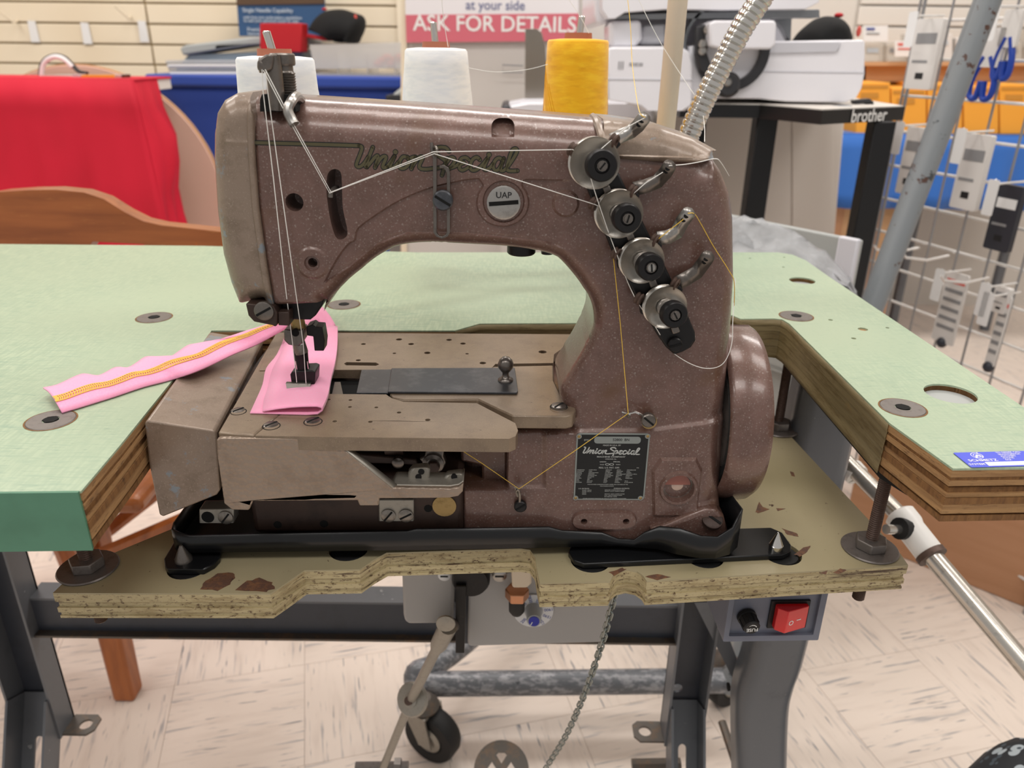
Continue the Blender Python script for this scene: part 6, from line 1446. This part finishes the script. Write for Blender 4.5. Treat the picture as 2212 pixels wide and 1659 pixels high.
def hang_pack(name, label, q, wpx, hpx, kind):
    """a packet on a hook of the grid, top centre at pixel q"""
    o = gP + fr_n * .03; p = PP(q[0], q[1], o, gn); pb = PP(q[0], q[1] + hpx, o, gn); pw = PP(q[0] + wpx, q[1], o, gn)
    h = p.z - pb.z; w = min(.14, (pw - p).length); t = thing(name, label, {'comb': 'tool', 'card': 'package', 'dark': 'package', 'white': 'package', 'strip': 'ruler'}[kind], pb)
    Mg = frame(p, gd, V((0, 0, 1)))
    if Mg.to_3x3().col[2].dot(fr_n) < 0: Mg = frame(p, -gd, V((0, 0, 1)))
    MB().tube([p + fr_n * .05 + V((0, 0, .012)), p + fr_n * .04 + V((0, 0, .004)), p - fr_n * .03 + V((0, 0, .006))], .0022, 6).ob('hook', 'wire_white', t)
    MB().prism(rrect(-.012, -.055, .012, .012, .003), .052, .053, Mg).ob('hook_tag', 'tag_white', t)
    if kind == 'comb':
        MB().prism(rrect(-w / 2, -h * .55, w / 2, 0, .004), -.004, .004, Mg).ob('card', 'packet', t)
        for k in (-1, 1):
            MB().tube(spline([Mg @ V((k * w * .12, -h * .4, 0)), Mg @ V((k * w * .42, -h * .7, 0)), Mg @ V((k * w * .42, -h * .95, 0)), Mg @ V((k * w * .15, -h, 0)), Mg @ V((k * w * .06, -h * .75, 0))], 4), .006, 8).ob('handle', 'comb_blue', t)
    elif kind == 'strip':
        MB().prism(rrect(-w / 2, -h, w / 2, 0, .004), -.002, .002, Mg).ob('ruler_blade', 'packet', t)
        for k in range(6): MB().prism([(-w * .4, -h * (.15 + .13 * k)), (w * .4, -h * (.15 + .13 * k)), (w * .4, -h * (.15 + .13 * k) + .008), (-w * .4, -h * (.15 + .13 * k) + .008)], .002, .0026, Mg).ob('ruler_mark', 'packet_red' if k == 0 else 'tag_text', t)
        MB().ball(Mg @ V((0, -h, 0)), .012, None, 10).ob('tip', 'packet_dark', t)
    else:
        MB().prism(rrect(-w / 2, -h, w / 2, 0, .004), -.006, .006, Mg).ob('packet_body', 'packet_dark' if kind == 'dark' else 'packet', t, bev=.002)
        MB().prism([(-w * .38, -h * .35), (w * .38, -h * .35), (w * .38, -h * .2), (-w * .38, -h * .2)], .006, .0066, Mg).ob('header_card', 'tag_white' if kind == 'dark' else 'tag_text', t)
        MB().prism([(-w * .38, -h * .62), (w * .2, -h * .62), (w * .2, -h * .58), (-w * .38, -h * .58)], .006, .0066, Mg).ob('print_line', 'tag_text', t)
        MB().prism([(-w * .15, -h * .85), (w * .15, -h * .85), (w * .15, -h * .76), (-w * .15, -h * .76)], .006, .0066, Mg).ob('barcode', 'ink_black', t)
for a_ in (('notion_packet', 'pale packet on the top left hooks of the wire grid', (2015, 40), 60, 155, 'white'), ('thread_snips', 'blue-handled snips hanging on the wire grid right of the leaning pole', (2150, 60), 60, 155, 'comb'), ('thread_snips', 'blue-handled snips at the far right top of the wire grid', (2195, 20), 40, 150, 'comb'),
           ('notion_packet', 'narrow white packet at the left edge of the grid below the orange boxes', (1985, 275), 40, 150, 'white'), ('notion_packet', 'clear packet with header card in the middle of the wire grid', (2120, 290), 62, 170, 'card'), ('notion_packet', 'dark navy packet at the right edge of the wire grid', (2190, 400), 60, 150, 'dark'),
           ('ruler_strip', 'white printed measuring strip hanging low on the wire grid', (2072, 590), 52, 165, 'strip'), ('notion_packet', 'small white tag packet low at the right of the grid', (2172, 620), 34, 60, 'white'), ('seam_ripper', 'slim white tool with dark tip hanging lowest on the grid', (2178, 640), 22, 170, 'strip')):
    hang_pack(*a_)
for i, (x, y) in enumerate(((1985, 535), (2050, 552), (2135, 600))):
    p = PP(x, y, gP, gn); tag(MB().tube([p - fr_n * .0, p + fr_n * .06 + V((0, 0, -.006)), p + fr_n * .12 + V((0, 0, .004)), p + fr_n * .13 + V((0, 0, .014))], .003, 6).ob('grid_hook', 'wire_white'), ['empty white hook low on the left of the grid', 'empty white hook on the grid left of the measuring strip', 'empty white hook on the grid right of the measuring strip'][i], 'hook', 'empty grid hooks')
# ------------------------------------------------------------------ thread stand, cones, lamp
ts = thing('thread_stand', 'cream plastic thread stand post behind the machine with three spool arms', 'thread stand', PY(1436, 560, .83) * 1)
pp_ = PY(1436, 240, .84); ts.location = (pp_.x, .84, 0)
MB().tube([(pp_.x, .84, .0005), (pp_.x + .003, .84, .2), (pp_.x + .0045, .84, .40)], .0098, 20).ob('post', 'cream_plastic', ts)
MB().lathe([(0, .0), (.024, .0), (.024, .006), (.014, .012), (0, .012)], 24, Matrix.Translation((pp_.x, .84, .0003))).ob('post_base', 'cream_plastic', ts)
def cone(label, cq, Yc, r_top, r_low, mat_, pin_top, pin_bot, shade, z_base=.082):
    c = PY(cq[0], cq[1], Yc); zt_ = c.z
    t = thing('thread_cone', label, 'thread cone', (c.x, Yc, z_base), group='thread cones behind the machine')
    H = zt_ - z_base; prof = [(0, 0), (r_low * .98, 0), (r_low, .004)]
    for k in range(1, 13): prof.append((r_low + (r_top - r_low) * k / 12.5, .004 + (H - .007) * k / 12))
    prof += [(r_top * .96, H - .001), (r_top * .6, H), (0, H)]
    T = Matrix.Translation((c.x, Yc, z_base)); b = MB().lathe(prof, 40, T).ob('thread_winding', mat_, t, smooth=60)
    # crossing windings
    wd = MB()
    for s in range(11):
        a0 = s * .9; ln = []
        for k in range(40):
            f = k / 39; hh = H * (.08 + .8 * (.5 - .5 * math.cos(f * PI * 2 + s))); rr = r_low + (r_top - r_low) * hh / H + .0001; ln.append((c.x + rr * math.cos(a0 + f * 5), Yc + rr * math.sin(a0 + f * 5), z_base + hh))
        wd.tube(ln, .0005, 4, cap=False)
    o = wd.ob('loose_strand', shade, t)
    MB().lathe([(.0042, H - .002), (.0135, H - .002), (.0128, H + .0052), (.0042, H + .0052)], 24, T).ob('cone_tube', 'cone_tube', t)
    pt_, pb_ = PY(*pin_top, Yc), PY(*pin_bot, Yc)
    pin = MB().tube([(c.x, Yc, z_base - .012), pb_, pt_ - V((0, 0, .001)), pt_], [.0032, .0032, .0032, .0022], 14).ob('spool_pin', 'chrome', ts)
    arm_a = V((pp_.x, .84, z_base - .014)); MB().tube([arm_a, (c.x, Yc, z_base - .014)], .005, 8).ob('spool_arm', 'cream_plastic', ts)
    MB().lathe([(0, -.014), (.03, -.014), (.03, -.003), (0, -.003)], 28, T).ob('spool_disc', 'cream_plastic', ts)
cone('white thread cone behind the left end of the machine', (594, 121), .645, .0292, .036, 'cone_white', (575, 66), (589, 112), 'thread_shade')
cone('white thread cone behind the middle of the arm', (942, 103), .80, .0292, .0425, 'cone_white', (936, 47), (940, 92), 'thread_shade')
cone('bright yellow thread cone behind the machine', (1249, 84), .80, .0290, .0345, 'cone_yellow', (1257, 34), (1252, 72), 'thread_shade_y')
lamp = thing('gooseneck_lamp', 'flexible ribbed chrome gooseneck lamp stem rising behind the machine', 'lamp', PY(1452, 600, .74))
gpth = spline([PZ(1452, 640, .001), PY(1450, 520, .735), PY(1455, 420, .735), PY(1468, 350, .735), PY(1492, 282, .735), PY(1527, 205, .735), PY(1563, 135, .735), (PY(1600, 65, .735)), PY(1632, 15, .735), PY(1670, -45, .735), PY(1720, -120, .735)], 60)
rp, rr_ = [], []; acc = 0; nxt = 0
Ls = [0]
for a_, b_ in zip(gpth, gpth[1:]): Ls.append(Ls[-1] + (b_ - a_).length)
per = .0054; tot = Ls[-1]; k = 0; idx = 0
s = 0
while s < tot:
    while idx < len(Ls) - 2 and Ls[idx + 1] < s: idx += 1
    f = (s - Ls[idx]) / max(1e-9, Ls[idx + 1] - Ls[idx]); rp.append(gpth[idx].lerp(gpth[idx + 1], f)); ph = k % 5
    rr_.append((.0090, .0102, .0103, .0103, .0102)[ph]); s += per / 5; k += 1
MB().tube(rp, rr_, 18).ob('gooseneck', 'chrome', lamp, smooth=28)
MB().lathe([(0, 0), (.026, 0), (.026, .006), (.014, .012), (.012, .022), (0, .022)], 24, Matrix.Translation(PZ(1452, 640, .0004))).ob('lamp_base', 'dark_steel', lamp)
hp = gpth[-1]; MB().lathe([(.012, 0), (.016, .02), (.045, .07), (.047, .075)], 24, along(hp, (.6, -.3, .2))).ob('lamp_shade', 'dark_steel', lamp, solid=.001)
# ------------------------------------------------------------------ threads
def mw(px, py, v): p = ml(px, py, v); return MO + _mu * p.x + _mv * p.y + V((0, 0, p.z))
def thread(label, pts, m='thread_white', r=.00027, sm=1, name='thread'):
    P = spline(pts, 6) if sm else pts; o = MB().tube(P, r, 5).ob(name, m); tag(o, label, 'thread'); return o
n1 = [mw(566, 140, -.006), mw(631, 263, -.0125), mw(716, 414, -.0075), mw(938, 327, -.0072)]
thread('white thread from the regulating post to the first tension disc along the arm', [mw(573, 150, -.0082), mw(632, 264, -.013), mw(715, 415, -.0085)] + [mw(936, 328, -.0078)] + [mw(1237, 323, -.016), mw(1262, 335, -.014)], sm=0)
thread('second white thread running beside it to the second tension disc', [mw(569, 152, -.0082), mw(627, 264, -.013), mw(712, 417, -.0085), mw(938, 332, -.0078), mw(1283, 441, -.016), mw(1310, 452, -.014)], sm=0)
thread('left white needle thread hanging down the face of the head', [mw(566, 150, -.008), mw(568, 195, -.006), mw(590, 380, -.006), mw(614, 600, -.006), mw(632, 742, .014), mw(641, 826, .018)], sm=0)
thread('right white needle thread hanging down the face of the head', [mw(574, 155, -.008), mw(578, 195, -.006), mw(609, 420, -.006), mw(640, 640, -.004), mw(655, 742, .014), mw(661, 828, .018)], sm=0)
thread('white thread looping from the first tension disc under the tension row and round the column', [mw(1273, 374, -.022), mw(1290, 430, -.018), mw(1325, 530, -.016), mw(1370, 640, -.013), mw(1415, 705, -.009), mw(1447, 755, -.004), mw(1490, 785, -.002), mw(1530, 796, -.003), mw(1562, 785, -.004), mw(1580, 745, -.002), mw(1583, 690, .002), mw(1588, 600, .02)])
thread('white thread from the top guide to the first tension disc', [mw(1394, 254, -.014), mw(1352, 277, -.012), mw(1318, 305, -.015), mw(1280, 338, -.022)])
thread('white thread leaving the second guide round the end of the arm', [mw(1445, 358, -.014), mw(1480, 355, -.006), mw(1510, 350, -.004), mw(1545, 343, -.003), mw(1558, 352, .002), mw(1575, 380, .02)])
thread('white thread from the second guide to its tension disc', [mw(1432, 372, -.013), mw(1395, 395, -.011), mw(1366, 420, -.014)], sm=0)
thread('yellow looper thread from the third guide down the edge of the column', [mw(1486, 461, -.014), mw(1500, 462, -.012), mw(1515, 485, -.005), mw(1540, 530, -.003), mw(1575, 585, -.003), mw(1586, 610, .0), mw(1586, 660, .01)], 'thread_yellow')
thread('short yellow thread from the third guide to its disc', [mw(1476, 474, -.013), mw(1445, 498, -.011), mw(1412, 524, -.014)], 'thread_yellow', sm=0)
thread('yellow looper thread running down the column to the bed', [mw(1325, 556, -.012), mw(1340, 700, -.006), mw(1357, 893, -.012), mw(1240, 975, -.012), mw(1121, 1056, -.013), mw(1040, 1000, -.014), mw(962, 950, -.02)], 'thread_yellow', sm=0)
thread('white thread rising from the middle cone', [PY(968, 101, .79), PY(958, 40, .78), PY(952, -30, .77)])
thread('white thread rising from the yellow cone pin', [PY(1272, 72, .79), PY(1250, 30, .79), PY(1215, -20, .79)])
thread('slack white thread between the middle and yellow cones', [PY(1010, 146, .78), PY(1060, 155, .78), PY(1110, 154, .78), PY(1150, 148, .78), PY(1183, 139, .775)])
thread('white thread slanting past the cream post to the gooseneck', [PY(1375, -10, .76), PY(1420, 80, .75), PY(1460, 145, .74), PY(1500, 205, .72)])
thread('pale yellow thread falling from above to the top guide', [PY(1355, -10, .70), PY(1362, 60, .68), PY(1365, 130, .66), PY(1372, 190, .60), mw(1381, 240, -.004), mw(1394, 254, -.014)], 'thread_yellow')
thread('white double thread dropping behind the lid of the arm', [PY(1519, 250, .66), PY(1522, 275, .64), mw(1522, 306, .037)])
for o in bpy.data.objects:
    if '_world' in o: del o['_world']
